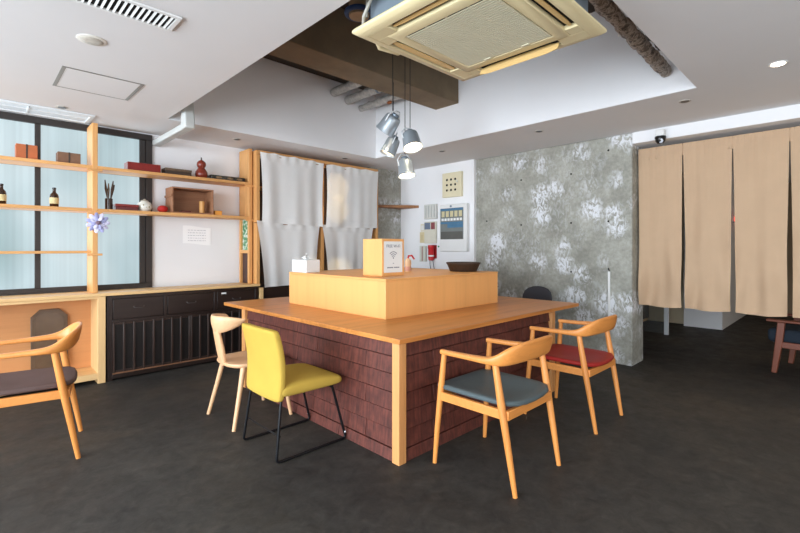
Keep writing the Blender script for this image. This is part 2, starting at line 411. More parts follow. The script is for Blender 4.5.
t = thing('tissue_box', 'white tissue box with a tissue pulled up, at the end of the plywood riser', 'tissue box', (2.28,3.605,ZR))
O = Vector((2.28,3.605,ZR))
obj('carton', L(MB().box((2.205,3.485,ZR),(2.355,3.73,1.148))), WHITEP, t, bevel=.004)
tm = MB()
tm.grid(lambda u, v: Vector(((u-.5)*.09*(1-.5*v) + .012*math.sin(7*v+u*4), .02*math.sin(u*9+v*3)*(1-.3*v), .118 + .062*v*(1-.55*abs(u-.45)*2))), 10, 6)
obj('tissue', tm, PAPER, t, solid=.001)

# boxed sign with the wireless notice
t = thing('sign_block', 'plywood sign block bearing a white wireless notice, on the riser', 'sign', (2.4815,2.7365,ZR))
O = Vector((2.4815,2.7365,ZR))
obj('block', L(MB().box((2.358,2.617,ZR),(2.605,2.856,1.333))), PLY, t, bevel=.003)
sheet = obj('notice', L(MB().box((2.378,2.6155,1.058),(2.584,2.6168,1.312))), PAPER, t)
c0 = Vector((2.481-O.x, 2.6148-O.y, 1.172-ZR))
for r in (.022,.038,.055):
    a0, a1 = PI*.25, PI*.75; ring = []
    for k in range(13):
        a = a0 + (a1-a0)*k/12
        ring.append([c0 + Vector((math.cos(a)*(r-.003), dy, math.sin(a)*(r-.003))) for dy in (0,.0008)] + [c0 + Vector((math.cos(a)*(r+.003), dy, math.sin(a)*(r+.003))) for dy in (.0008,0)])
    obj('symbol_arc', MB().loft(ring), INK, t)
obj('symbol_dot', MB().lathe([(.0065,0),(.0065,.0008)], 14, Matrix.Translation(c0 + Vector((0,.0008,.004))) @ Matrix.Rotation(PI/2, 4, 'X')), INK, t)
wi = MB()
for k, (xa, xb) in enumerate(((-.068,-.05),(-.046,-.028),(-.024,-.004),(.008,.026),(.03,.048),(.052,.066))): wi.box(c0 + Vector((xa,0,-.078)), c0 + Vector((xb,.0008,-.069)))
obj('small_mark', MB().box(c0 + Vector((-.006,0,-.042)), c0 + Vector((.006,.0008,-.037))), INK, t)
obj('small_print', wi, INK, t)
cu = bpy.data.curves.new('notice_text', 'FONT'); cu.body = 'FREE Wi-Fi'; cu.size = .034; cu.align_x = 'CENTER'; cu.extrude = .0004
tmp = bpy.data.objects.new('notice_text_curve', cu); COL.objects.link(tmp)
bpy.context.view_layer.update()
tme = bpy.data.meshes.new_from_object(tmp.evaluated_get(bpy.context.evaluated_depsgraph_get())); bpy.data.objects.remove(tmp)
tme.materials.clear(); tme.materials.append(INK)
to = bpy.data.objects.new('notice_text', tme); COL.objects.link(to); to.parent = t
to.location = (2.481-O.x, 2.6150-O.y, 1.262-ZR); to.rotation_euler = (PI/2,0,0)

t = thing('bottle', 'small cream bottle with a red spout, behind the sign block on the riser', 'bottle', (3.03,2.99,ZR))
obj('body', MB().lathe([(.028,0),(.031,.006),(.031,.05),(.03,.06),(.034,.075),(.03,.11),(.014,.122),(.012,.128)], 20), plain('cream_ceramic', (234,200,160), .4, .04), t)
obj('label_band', MB().lathe([(.0318,.01),(.0318,.05)], 20, caps=False), plain('pink_band', (224,170,150), .5, .05), t)
obj('spout', MB().tube([(0,0,.125),(.005,-.003,.15),(.03,-.022,.155),(.05,-.038,.118)], [.009,.01,.009,.008], 10), REDP, t)

t = thing('basket', 'low dark wicker basket on the riser, near the concrete wall', 'basket', (3.47,2.66,ZR))
bk = MB(); R0, R1, hb = .128, .16, .082
prof = [(R0*.3,0.0),(R0,0),(R0+.004,.004),(R1,hb-.012),(R1+.006,hb-.008),(R1+.006,hb),(R1-.008,hb),(R1-.01,hb-.012),(R0-.006,.012),(.02,.012)]
obj('bowl', bk.lathe(prof, 40), BASKETM, t)
for k in range(24):
    pass
obj('rim', MB().tube([((R1+.003)*math.cos(2*PI*k/40), (R1+.003)*math.sin(2*PI*k/40), hb) for k in range(40)], .006, 8, closed=True), BASKETM, t)

# ------------------------------------------------------------------ chairs
def armchair(label, loc, rz, seatmat, padlabel):
    t = thing('armchair', label, 'chair', loc, rz, 'round-legged oak armchairs')
    for s in (-1, 1):
        obj('leg', MB().tube([(s*.252,.262,0),(s*.246,.248,.2),(s*.236,.226,.45),(s*.230,.208,.645)], [.0125,.016,.019,.0155], 14), OAK[2], t)
        obj('leg', MB().tube([(s*.237,-.262,0),(s*.240,-.228,.2),(s*.244,-.184,.45),(s*.244,-.148,.655)], [.0125,.017,.0205,.017], 14), OAK[2], t)
    # arm and crest in one bent sweep
    half = [(.231,.226,.654,.017,.014), (.233,.17,.655,.019,.014), (.237,.08,.657,.021,.0145), (.243,-.02,.66,.024,.016), (.247,-.10,.664,.028,.019),
            (.244,-.15,.672,.027,.028), (.228,-.192,.688,.022,.042), (.196,-.221,.702,.017,.051), (.14,-.241,.711,.014,.056), (.07,-.252,.715,.0125,.058), (0,-.256,.716,.012,.0585)]
    path = [(-a, b, c, d, e) for a, b, c, d, e in half] + [(a, b, c, d, e) for a, b, c, d, e in half[-2::-1]]
    # refine with a Catmull-Rom pass
    def cr(P, n=4):
        out = []
        for i in range(len(P)-1):
            p0, p1, p2, p3 = P[max(i-1,0)], P[i], P[i+1], P[min(i+2,len(P)-1)]
            for k in range(n):
                q = k/n
                out.append(tuple(.5*((2*b)+(-a+c)*q+(2*a-5*b+4*c-d)*q*q+(-a+3*b-3*c+d)*q**3) for a, b, c, d in zip(p0,p1,p2,p3)))
        return out + [P[-1]]
    P = cr(path); rings = []
    for i, (x, y, z, w, h) in enumerate(P):
        a = Vector(P[max(i-1,0)][:3]); b = Vector(P[min(i+1,len(P)-1)][:3]); tg = (b-a); tg.z = 0; tg.normalize()
        sd = Vector((tg.y, -tg.x, 0)); ring = []
        lean = min(1, max(0, (h-.02)/.035))
        for k in range(16):
            an = 2*PI*k/16; e = .62
            cx = math.copysign(abs(math.cos(an))**e, math.cos(an)); cz = math.copysign(abs(math.sin(an))**e, math.sin(an))
            # the crest leans back a little toward its top edge
            ring.append(Vector((x, y, z)) + sd*(cx*w + lean*.012*cz*1.0) + Vector((0,0,cz*h)))
        rings.append(ring)
    obj('arm_rail', MB().loft(rings), OAK[0], t, sharp=60)
    fr = MB()
    fr.box((-.225,.222,.378),(.225,.25,.424)); fr.box((-.235,-.222,.372),(.235,-.196,.42))
    for s in (-1,1):
        m = MB(); x0, x1 = sorted((s*.226, s*.25)); fr.box((x0,-.2,.374),(x1,.24,.424))
    obj('seat_frame', fr, OAK[0], t, bevel=.004)
    # padded seat: rounded at the back, slightly dished
    out = []
    for x, y in ((-.226,.262),(.226,.262),(.240,.20),(.242,-.02),(.237,-.14),(.214,-.205),(.165,-.235),(.09,-.247),(0,-.25),(-.09,-.247),(-.165,-.235),(-.214,-.205),(-.237,-.14),(-.242,-.02),(-.240,.20)):
        out.append(Vector((x, y, 0)))
    def rg(s, z):
        rr = []
        for p in out:
            q = Vector((p.x*s, (p.y)*s, 0)); q.z = z + .014*(abs(p.x)/.25)**2*s*s - .004
            rr.append(q)
        return rr
    pad = MB().loft([rg(.95,.428), rg(.985,.431), rg(1,.437), rg(1,.446), rg(.985,.454), rg(.94,.458), rg(.7,.456), rg(.35,.451), rg(.05,.449)])
    plab(obj('seat_pad', pad, seatmat, t, sharp=60), padlabel)
    return t
armchair('oak armchair with a slate blue seat pad, drawn up to the counter', (2.205,1.444,0), 0, BLUE, 'slate blue seat pad')
armchair('oak armchair with a red seat pad, drawn up to the counter', (3.272,1.468,0), 0, RED, 'red seat pad')
armchair('oak armchair with a brown-grey seat pad, in front of the octagonal board', (.250,3.511,0), math.radians(80.1), BRN, 'brown-grey seat pad')

# yellow upholstered chair on a black sled base
t = thing('cantilever_chair', 'yellow upholstered chair on black metal sled runners, beside the brick base', 'chair', (1.53,2.545,0), -PI/2)
def rbox(cx, cy, cz, sx, sy, sz, f):
    pass
ring = []
bk = [(-.240,.345),(-.236,.36),(-.232,.42),(-.226,.50),(-.228,.57),(-.240,.65),(-.257,.72),(-.270,.768),(-.273,.778)]
rings = []
n = len(bk)
for i, (y, z) in enumerate(bk):
    w = .214 + .006*math.sin(PI*i/(n-1)); th_ = .027
    e = .35 if i in (0, n-1) else 1
    rr = []
    for k in range(20):
        an = 2*PI*k/20
        cx = math.copysign(abs(math.cos(an))**.2, math.cos(an)); cy = math.copysign(abs(math.sin(an))**.55, math.sin(an))
        x = cx*(w - (.006 if e < 1 else 0)); rr.append(Vector((x, y + cy*th_*(.55 if e < 1 else 1) - .018*(x/.22)**2*-1, z)))
    rings.append(rr)
obj('backrest', MB().loft(rings), YEL, t, sub=1)
seat = []
for i, (y, z0, z1) in enumerate([(-.232,.385,.425),(-.222,.372,.44),(-.15,.366,.452),(-.05,.365,.456),(.08,.365,.452),(.17,.366,.442),(.212,.374,.428),(.222,.388,.412)]):
    rr = []; e = i in (0, 7); zc = (z0+z1)/2; hz = (z1-z0)/2; w = .226 if not e else .21
    for k in range(20):
        an = 2*PI*k/20
        cx = math.copysign(abs(math.cos(an))**.25, math.cos(an)); cz = math.copysign(abs(math.sin(an))**.6, math.sin(an))
        rr.append(Vector((cx*w, y, zc + cz*hz)))
    seat.append(rr)
obj('seat', MB().loft(seat), YEL, t, sub=1)
def arcfix(pts, r=.03, n=5):
    P = [Vector(p) for p in pts]; out = [P[0]]
    for i in range(1, len(P)-1):
        a = P[i] + (P[i-1]-P[i]).normalized()*r; b = P[i] + (P[i+1]-P[i]).normalized()*r
        for k in range(n+1):
            q = k/n; out.append(a*(1-q)**2 + P[i]*2*q*(1-q) + b*q*q)
    return out + [P[-1]]
for s in (-1, 1):
    obj('runner', MB().tube(arcfix([(s*.19,-.21,.372),(s*.215,-.256,.0095),(s*.215,.247,.0095),(s*.195,.15,.368)], .028), .0085, 12), BLACKM, t)
    obj('glide', MB().ellipsoid((s*.2225,.236,.052), (.005,.006,.006), 10, 6), STEELW, t)
obj('stretcher', MB().tube([(-.204,-.227,.15),(.204,-.227,.15)], .0055, 10), BLACKM, t)
obj('seat_support', MB().tube([(-.19,-.2,.362),(.19,-.2,.362)], .008, 10), BLACKM, t); obj('seat_support', MB().tube([(-.195,.15,.362),(.195,.15,.362)], .008, 10), BLACKM, t)

# pale wooden side chair with a curved horn back
t = thing('side_chair', 'pale beech side chair with one splat and a curved crest, next to the yellow chair', 'chair', (1.52,3.18,0), -PI/2)
for sx in (-1, 1):
    obj('leg', MB().tube([(sx*.224,-.224,0),(sx*.19,-.165,.25),(sx*.168,-.13,.41)], [.013,.0165,.019], 14), BEECH[2], t)
    obj('leg', MB().tube([(sx*.218,.222,0),(sx*.19,.185,.25),(sx*.172,.16,.41)], [.013,.0165,.019], 14), BEECH[2], t)
so = []
for k in range(36):
    an = 2*PI*k/36; e = .62
    x = math.copysign(abs(math.cos(an))**e, math.cos(an))*.212; y = math.copysign(abs(math.sin(an))**e, math.sin(an))*.212 - .004
    x *= 1 + .06*(y/.22)
    so.append(Vector((x, y, 0)))
def sr(s, z): return [Vector((p.x*s, p.y*s, z)) for p in so]
obj('seat', MB().loft([sr(.86,.402), sr(.97,.412), sr(1,.424), sr(.985,.436), sr(.93,.439), sr(.6,.432), sr(.2,.429), sr(.02,.429)]), BEECH[1], t, sharp=60)
spl = []
for y, z, w, th_ in ((-.200,.415,.036,.017),(-.214,.48,.05,.017),(-.230,.56,.052,.016),(-.246,.64,.046,.015),(-.257,.70,.042,.014)):
    spl.append([Vector((math.copysign(abs(math.cos(2*PI*k/16))**.5, math.cos(2*PI*k/16))*w, y + math.copysign(abs(math.sin(2*PI*k/16))**.5, math.sin(2*PI*k/16))*th_, z)) for k in range(16)])
obj('splat', MB().loft(spl), BEECH[2], t, sharp=60)
cr_ = []
for i in range(25):
    q = -1 + 2*i/24; a = q*1.12
    x = .160*math.sin(a)/math.sin(1.12); y = -.262 + .15*(1-math.cos(a))/(1-math.cos(1.12))
    hz = .052*(1-abs(q)**2.2) + .014; zc = .712 + .028*abs(q)**1.6; w = .014 + .006*(1-abs(q))
    tg = Vector((math.cos(a), .6*math.sin(a), 0)).normalized(); sd = Vector((-tg.y, tg.x, 0))
    cr_.append([Vector((x,y,zc)) + sd*(math.cos(2*PI*k/14)*w + .012*math.sin(2*PI*k/14)*-1) + Vector((0,0,math.sin(2*PI*k/14)*hz)) for k in range(14)])
obj('crest', MB().loft(cr_), BEECH[0], t, sharp=70)

# dark round-backed chair on the far side of the counter
t = thing('round_back_chair', 'dark round-backed chair behind the counter, by the concrete wall', 'chair', (4.52,2.56,0), PI/2)
ob = []
for z, w in ((.50,.13),(.56,.175),(.64,.19),(.70,.186),(.75,.165),(.785,.125),(.803,.07),(.808,.02)):
    ob.append([Vector((math.cos(2*PI*k/18)*w, -.235 - .03*(z-.5)/.3 + .035*(math.cos(2*PI*k/18)*w/.19)**2 + math.sin(2*PI*k/18)*.018, z)) for k in range(18)])
obj('backrest', MB().loft(ob), plain('charcoal_plastic', (52,52,58), .5, .06), t, sharp=60)
obj('seat', MB().lathe([(.02,.425),(.2,.425),(.212,.435),(.212,.452),(.195,.462),(.02,.46)], 32), plain('charcoal_seat', (50,50,56), .6, .06), t, sharp=60)
for sx in (-1, 1):
    obj('leg', MB().tube([(sx*.2,.19,0),(sx*.16,.15,.43)], .012, 12), BLACKM, t)
    obj('leg', MB().tube([(sx*.2,-.21,0),(sx*.16,-.16,.43),(sx*.12,-.236,.56)], .012, 12), BLACKM, t)

# lounge chair beyond the curtain
t = thing('lounge_chair', 'low lounge chair with reddish wooden arms and a navy cushion, beyond the beige curtain', 'chair', (6.06,.10,0), math.radians(-8))
for sx in (-1, 1):
    obj('leg', MB().loft([[Vector((sx*.3+a*.02, y, z)) for a, y in ((-1,y0),(1,y0),(1,y1),(-1,y1))] for y0, y1, z in ((.38,.425,0),(.335,.395,.30),(.315,.375,.5145))]), REDW[2], t, bevel=.006)
    obj('leg', MB().box((sx*.3-.022,-.4,0),(sx*.3+.022,-.34,.5)), REDW[2], t, bevel=.006)
    obj('armrest', MB().box((sx*.3-.04,-.42,.515),(sx*.3+.04,.46,.54)), REDW[1], t, bevel=.008)
    obj('side_rail', MB().box((sx*.3-.014,-.34,.26),(sx*.3+.014,.36,.32)), REDW[1], t, bevel=.004)
obj('seat_cushion', MB().box((-.275,-.33,.3),(.275,.47,.44)), NAVY, t, bevel=.045, segs=4)
bm_ = Matrix.Translation((0,-.33,.42)) @ Matrix.Rotation(math.radians(14), 4, 'X')
obj('back_cushion', MB().box((-.275,-.07,0),(.275,.07,.42), bm_), NAVY, t, bevel=.045, segs=4)

# ------------------------------------------------------------------ left wall: ledge, alcove, chest, shelves
LF = 4.86
t = thing('ledge', 'long pale wooden ledge running under the window', 'ledge', (.8,5.05,.80))
O = Vector((.8,5.05,.80))
obj('board', L(MB().box((-1.2,LF,.808),(2.4515,WY-.0345,.836))), PALE[0], t, bevel=.003)
t = thing('open_cabinet', 'pale wood framed alcove unit with an orange plywood back, beneath the ledge', 'cabinet', (.2,5.0,0))
O = Vector((.2,5.0,0))
obj('side_panel', L(MB().box((.85,LF+.008,0),(.912,WY-.035,.807))), PALE[2], t, bevel=.003)
obj('side_panel', L(MB().box((-1.2,LF+.008,0),(-1.14,WY-.035,.807))), PALE[2], t, bevel=.003)
obj('bottom_rail', L(MB().box((-1.14,LF+.012,.04),(.85,WY-.056,.098))), PALE[0], t, bevel=.003)
obj('top_rail', L(MB().box((-1.14,LF+.012,.785),(.85,LF+.06,.807))), PALE[0], t, bevel=.002)
obj('back_panel', L(MB().box((-1.14,WY-.055,.0985),(.85,WY-.04,.7845))), ALC, t)
def octa(cx, cz, w, h, c):
    return [(cx-w+c,cz-h),(cx+w-c,cz-h),(cx+w,cz-h+c),(cx+w,cz+h-c),(cx+w-c,cz+h),(cx-w+c,cz+h),(cx-w,cz+h-c),(cx-w,cz-h+c)]
MX = Matrix.Rotation(PI/2, 4, 'X')
t = thing('octagonal_board', 'dark brown octagonal wooden board leaning inside the alcove unit', 'board', (.53,5.16,.0985))
lean = Matrix.Translation((.53,5.155,.0985))
tilt = Matrix.Rotation(math.radians(-3.0), 4, 'X')
obj('board', MB().prism(octa(0,.298,.135,.298,.065), -.008, .008, Matrix.Translation((0,-.012,0)) @ tilt @ MX), plain('dark_octagon', (92,70,50), .35, .2, 10), t, bevel=.003)
obj('inlay', MB().prism(octa(0,.298,.105,.268,.05), .0085, .012, Matrix.Translation((0,-.012,0)) @ tilt @ MX), plain('dark_octagon_face', (96,74,54), .25, .22, 7), t)

DOORB = plain('door_board_shade', (24,18,16), .5, .3, 14)  # darkened to paint in the shade behind the slats
SLATM = wood('chest_slat', (58,43,37), 2, .34, .4, 14)
# old dark chest of drawers with slatted doors
t = thing('slatted_chest', 'antique dark chest with drawers above vertical slatted doors, below the ledge', 'chest', (1.68,5.0,0))
O = Vector((1.68,5.0,0)); CF = 4.885
obj('carcass', L(MB().box((.925,CF+.012,.012),(2.43,WY-.035,.803))), DARKW[0], t)
fm = MB()
fm.box((.925,CF-.006,.0),(.968,CF+.012,.803)); fm.box((2.395,CF-.006,0),(2.43,CF+.012,.803)); fm.box((.968,CF-.006,.775),(2.395,CF+.012,.803))
fm.box((.968,CF-.006,.545),(2.395,CF+.012,.572)); fm.box((1.415,CF-.006,.572),(1.445,CF+.012,.775)); fm.box((1.92,CF-.006,.572),(1.95,CF+.012,.775)); fm.box((.968,CF-.006,.02),(2.395,CF+.012,.06))
obj('face_frame', L(fm), DARKW[0], t, bevel=.002)
plab(obj('plinth_strip', L(MB().box((.968,CF-.012,.0605),(2.395,CF+.011,.073))), wood('worn_strip', (132,92,66), 0, .5, .3, 12), t), 'worn lighter brown strip')
for x0, x1 in ((.972,1.411),(1.449,1.916),(1.954,2.391)):
    d = obj('drawer', L(MB().box((x0,CF-.003,.577),(x1,CF+.0115,.771))), DARKW[0], t, bevel=.004)
    cx = (x0+x1)/2-O.x; yy = CF-.003-O.y
    obj('handle', MB().tube(arcfix([(cx-.045,yy,.688),(cx-.04,yy-.02,.678),(cx+.04,yy-.02,.678),(cx+.045,yy,.688)], .01, 3), .0035, 8).lathe([(.008,0),(.008,.003)], 10, Matrix.Translation((cx-.045,yy,.688)) @ Matrix.Rotation(PI/2,4,'X')).lathe([(.008,0),(.008,.003)], 10, Matrix.Translation((cx+.045,yy,.688)) @ Matrix.Rotation(PI/2,4,'X')), plain('aged_iron', (92,86,84), .4, .1, metal=.6), d)
for x0, x1 in ((.97,1.672),(1.676,2.393)):
    d = obj('slatted_door', L(MB().box((x0,CF+.0085,.0735),(x1,CF+.0115,.544))), DOORB, t)
    sl = MB(); n = 8; sl.box((x0,CF-.004,.0735),(x1,CF+.006,.092)); sl.box((x0,CF-.004,.527),(x1,CF+.006,.544))
    for k in range(n+1):
        x = x0 + .008 + (x1-x0-.016)*k/n; sl.box((x-.008,CF-.014,.0735),(x+.008,CF+.008,.544))
    obj('slats', L(sl), SLATM, d, bevel=.002)
tag(obj('price_tag', MB().box((2.0,CF-.0045,.745),(2.055,CF-.0035,.762)), PAPER), 'tiny white tag stuck on the dark chest drawer', 'tag')

def mat_green():
    m, nt, b = newmat('green_leaf_print')
    nt.links.new(ramp(nt, noise(nt, coords(nt), 26, 3), [(.42, lin((204,214,204))), (.5, lin((96,150,104))), (.62, lin((60,120,84)))]), b.inputs['Base Color']); b.inputs['Roughness'].default_value = .7
    return m

# wall shelf: posts and three boards
SF = 4.95
t = thing('wall_shelf', 'pine shelving with square posts and long shelves across the window', 'shelf', (.8,5.1,.836))
O = Vector((.8,5.1,.836))
for x in (-.70,.822):
    obj('post', L(MB().box((x,SF,.8365),(x+.043,WY-.032,2.43))), PINE[2], t, bevel=.003)
obj('post', L(MB().box((2.356,SF,.8365),(2.396,SF+.045,2.43))), PINE[2], t, bevel=.003)
obj('post', L(MB().box((2.356,WY-.065,.8365),(2.396,WY-.032,2.43))), PINE[2], t, bevel=.003)
obj('side_board', L(MB().box((2.358,SF+.0455,1.60),(2.394,WY-.0655,2.43))), PINE[2], t)
obj('rail', L(MB().box((2.357,SF+.0455,1.195),(2.395,WY-.0655,1.23))), PINE[1], t)
obj('opening_shade_panel', L(MB().box((2.384,SF+.0455,.8365),(2.394,WY-.0655,1.1945))), plain('opening_shade', (70,48,44), .5, .2), t)  # dark panel painted in for the shaded opening below the rail
plab(obj('print_panel', L(MB().box((2.384,SF+.0455,1.2305),(2.394,WY-.0655,1.5995))), mat_green(), t), 'green leaf-print panel')
for x0, x1, z in ((-.657,.822,2.03),(.865,2.356,2.03),(-.657,.822,1.628),(.865,2.356,1.628)):
    obj('shelf', L(MB().box((x0,SF+.002,z-.03),(x1,WY-.032,z))), PINE[0], t, bevel=.002)
obj('shelf', L(MB().box((-.657,SF+.05,1.208),(.822,WY-.032,1.231))), PINE[0], t, bevel=.002)
for x, z in ((.84,2.0),(2.37,2.0),(.84,1.598),(2.37,1.598),(.84,1.208)):
    obj('bracket', L(MB().box((x-.06,SF-.012,z-.022),(x+.06,SF-.0005,z-.002))), PINE[0], t, bevel=.002)

# things on the shelves
ZU, ZL = 2.0305, 1.6285
G1, G2 = 'curios on the upper shelf', 'curios on the lower shelf'
def bxthing(name, label, cat, x0, x1, y0, y1, z0, h, mat, group, strap=None, lid=None, rz=0):
    cx, cy = (x0+x1)/2, (y0+y1)/2
    t = thing(name, label, cat, (cx,cy,z0), rz, group); w, d = (x1-x0)/2, (y1-y0)/2
    if lid:
        obj('body', MB().box((-w,-d,0),(w,d,h*.6)), mat, t, bevel=.003); obj('lid', MB().box((-w-.003,-d-.003,h*.6+.0005),(w+.003,d+.003,h)), lid, t, bevel=.003)
    else: obj('body', MB().box((-w,-d,0),(w,d,h)), mat, t, bevel=.003)
    if strap: obj('strap', MB().box((-.006,-d-.002,0),(.006,d+.002,h+.002)), strap, t)
    return t
bxthing('gift_box', 'orange-brown box tied with a dark band on the upper shelf', 'box', .285,.43,5.0,5.12,ZU,.126, TERRA, G1, BLKBOX)
bxthing('gift_box', 'dull brown paper-wrapped box tied with string, on the upper shelf', 'box', .57,.74,5.0,5.12,ZU,.1, BROWNB, G1, BLKBOX)
bxthing('lacquer_box', 'long red lacquer box on the upper shelf, near the window edge', 'box', 1.12,1.42,5.0,5.14,ZU,.085, REDLAC, G1)
bxthing('flat_box', 'flat dark brown patterned box between the red box and the gourd', 'box', 1.465,1.725,5.0,5.13,ZU,.068, BLKBOX, G1, lid=plain('worn_lid', (96,76,58), .5, .4, 30))
t = thing('gourd', 'reddish brown double-bulbed gourd standing on the upper shelf', 'gourd', (1.85,5.06,ZU), 0, G1)
obj('body', MB().lathe([(.035,0),(.056,.012),(.066,.045),(.062,.075),(.042,.105),(.034,.118),(.042,.132),(.049,.152),(.045,.178),(.028,.197),(.012,.205),(.009,.208)], 28), GOURD, t, sharp=60)
obj('stem', MB().tube([(0,0,.206),(.003,0,.22),(-.004,0,.234)], [.009,.006,.008], 8), BLKBOX, t)
t = thing('lacquer_tray', 'long low black lacquer tray on the upper shelf, beside the gourd', 'tray', (2.13,5.06,ZU), 0, G1)
obj('tray', MB().box((-.2,-.065,0),(.2,.065,.05)), TRAYM, t, bevel=.006)
GILT = plain('gilt_motif', (120,96,70), .4, .3, 40)
for x in (-.11,.02,.13): plab(obj('painted_motif', MB().ellipsoid((x,-.066,.026), (.035,.0012,.014), 14, 6), GILT, t), 'pale painted motif')
def bottle(x, y, label):
    t = thing('bottle', label, 'bottle', (x,y,ZL), 0, G2)
    obj('glass', MB().lathe([(.03,0),(.034,.004),(.034,.1),(.03,.115),(.014,.135),(.0125,.16),(.0145,.163)], 22), AMBER, t, sharp=60)
    obj('cap', MB().lathe([(.015,.1632),(.015,.176),(.012,.178)], 16), BLACKP, t)
    obj('label_band', MB().lathe([(.0347,.03),(.0347,.085)], 22, caps=False), LABELM, t)
bottle(.195, 5.06, 'small brown bottle with a cream label, farthest along the lower shelf from the white wall')
bottle(.552, 5.06, 'small brown bottle with a cream label on the lower shelf below the brown wrapped box')
t = thing('jar', 'small dark holder of upright feathers on the lower shelf, next to the pine post', 'jar', (.972,5.05,ZL), 0, G2)
obj('cup', MB().lathe([(.03,0),(.033,.004),(.033,.11),(.029,.11),(.028,.01),(.005,.01)], 18), plain('dark_jar', (58,42,34), .2, .4, 40), t)
for k, (dx, dy, h, r) in enumerate(((-.02,.0,.29,.010),(.0,.012,.26,.009),(.022,-.004,.285,.011),(.03,.008,.25,.009))):
    pts = [(dx*.3,dy*.3,.012),(dx*.7,dy,.12),(dx*1.2,dy,.2),(dx*1.6,dy,h)]
    obj('feather', MB().tube(pts, [.003,.005,r*1.15,.004], 8), plain('feather_%d' % k, ((92,70,52),(120,100,84),(76,58,46),(104,80,60))[k], .8, .3, 60), t)
bxthing('lacquer_box', 'dark red lacquer box on the lower shelf between the feather jar and the painted pot', 'box', 1.02,1.215,5.0,5.12,ZL,.062, DKRED, G2, lid=REDLAC)
t = thing('painted_pot', 'round white porcelain pot with a painted band on the lower shelf', 'pot', (1.285,5.06,ZL), 0, G2)
obj('body', MB().lathe([(.035,0),(.05,.006),(.068,.035),(.07,.06),(.058,.09),(.036,.103),(.034,.107)], 28), plain('porcelain', (216,214,204), .2, .05), t, sharp=60)
obj('lid', MB().lathe([(.036,.1072),(.033,.115),(.012,.121),(.01,.128),(.004,.132)], 20), plain('pot_lid', (160,150,130), .3, .3, 40), t)
dt = MB()
for k in range(16):
    a = 2*PI*k/16; r = .0655 + .003*(k % 2); z = .05 + .014*math.sin(k*2.4); dt.ellipsoid((r*math.cos(a), r*math.sin(a), z), (.007,.007,.011 if k % 3 else .005), 10, 6)
obj('painted_dots', dt, plain('pot_motif', (150,140,104), .3, .5, 60), t)
t = thing('lidded_bowl', 'small red lacquer ball-shaped bowl on the lower shelf, against the crate', 'bowl', (1.452,5.05,ZL), 0, G2)
obj('bowl', MB().lathe([(.025,0),(.03,.006),(.05,.025),(.052,.038)], 24), plain('bright_red_lacquer', (170,34,34), .25, .1), t, sharp=60)
obj('lid', MB().lathe([(.0522,.0382),(.045,.06),(.025,.072),(.008,.076)], 24), plain('bright_red_lid', (176,38,36), .25, .1), t, sharp=60)
t = thing('wooden_crate', 'old open wooden crate lying on its side on the lower shelf', 'crate', (1.735,5.08,ZL), 0, G2)
cw, cd, ch, tt = .215, .11, .275, .014
obj('side', MB().box((-cw,-cd,0),(-cw+tt,cd,ch)), CRATE, t, bevel=.002); obj('side', MB().box((cw-tt,-cd,0),(cw,cd,ch)), CRATE, t, bevel=.002)
obj('bottom', MB().box((-cw+tt,-cd,0),(cw-tt,cd,tt)), CRATE, t); obj('top', MB().box((-cw+tt,-cd,ch-tt),(cw-tt,cd,ch)), CRATE, t)
obj('back', MB().box((-cw+tt,cd-.01,tt),(cw-tt,cd,ch-tt)), CRATE, t)
obj('batten', MB().box((-cw-.01,-cd-.004,ch*.62),(-cw-.0005,cd,ch*.7)), CRATE, t)
tag(obj('wooden_cylinder', MB().lathe([(.027,0),(.0275,.002),(.0275,.128),(.025,.13)], 22), wood('pale_cyl', (206,150,84), 2, .5, .1), None, (1.845,5.03,ZL+tt+.0005)), 'pale wooden cylinder standing inside the open crate', 'cylinder', G2)
tag(obj('red_pad', MB().box((-.05,-.04,0),(.05,.04,.016)), DKRED, None, (1.67,5.04,ZL+tt+.0005), bevel=.004), 'flat dark red pad lying inside the open crate', 'pad', G2)
tag(obj('wooden_block', MB().box((-.04,-.035,0),(.04,.035,.05)), ORNG, None, (2.015,5.03,ZL), bevel=.003), 'small bright orange block on the lower shelf beside the crate', 'block', G2)

# flower ornament hung on the post
t = thing('flower_wreath', 'pale lavender flower ornament hanging on the pine post', 'flower ornament', (.86,4.93,1.493))
LAV = [plain('petal_a', (206,204,230), .7, .1, 60), plain('petal_b', (170,172,214), .7, .12, 60)]
rnd = random.Random(3)
for li, (nn, r0, sz) in enumerate(((11,.066,.032),(8,.04,.026))):
    for k in range(nn):
        a = 2*PI*k/nn + li*.3; p = MB(); c = Vector((math.cos(a)*r0, -.008-.012*li+rnd.uniform(-.006,.006), math.sin(a)*r0))
        M_ = Matrix.Translation(c) @ Matrix.Rotation(-a, 4, 'Y') @ Matrix.Rotation(rnd.uniform(-.4,.4), 4, 'X')
        prof = [(max(1e-4, math.sin(PI*i/8)), -math.cos(PI*i/8)) for i in range(9)]
        p.lathe(prof, 12, M_ @ Matrix.Diagonal((sz, .005, sz*.6, 1)))
        obj('petal', p, LAV[(k+li) % 2], t, sharp=60)
obj('flower_centre', MB().ellipsoid((0,-.03,0), (.02,.012,.02), 14, 8), plain('flower_heart', (120,96,110), .7, .3, 80), t)
obj('hanging_wire', MB().tube([(0,.016,.06),(0,.012,.09),(0,.018,.1)], .0015, 6), BLACKM, t)

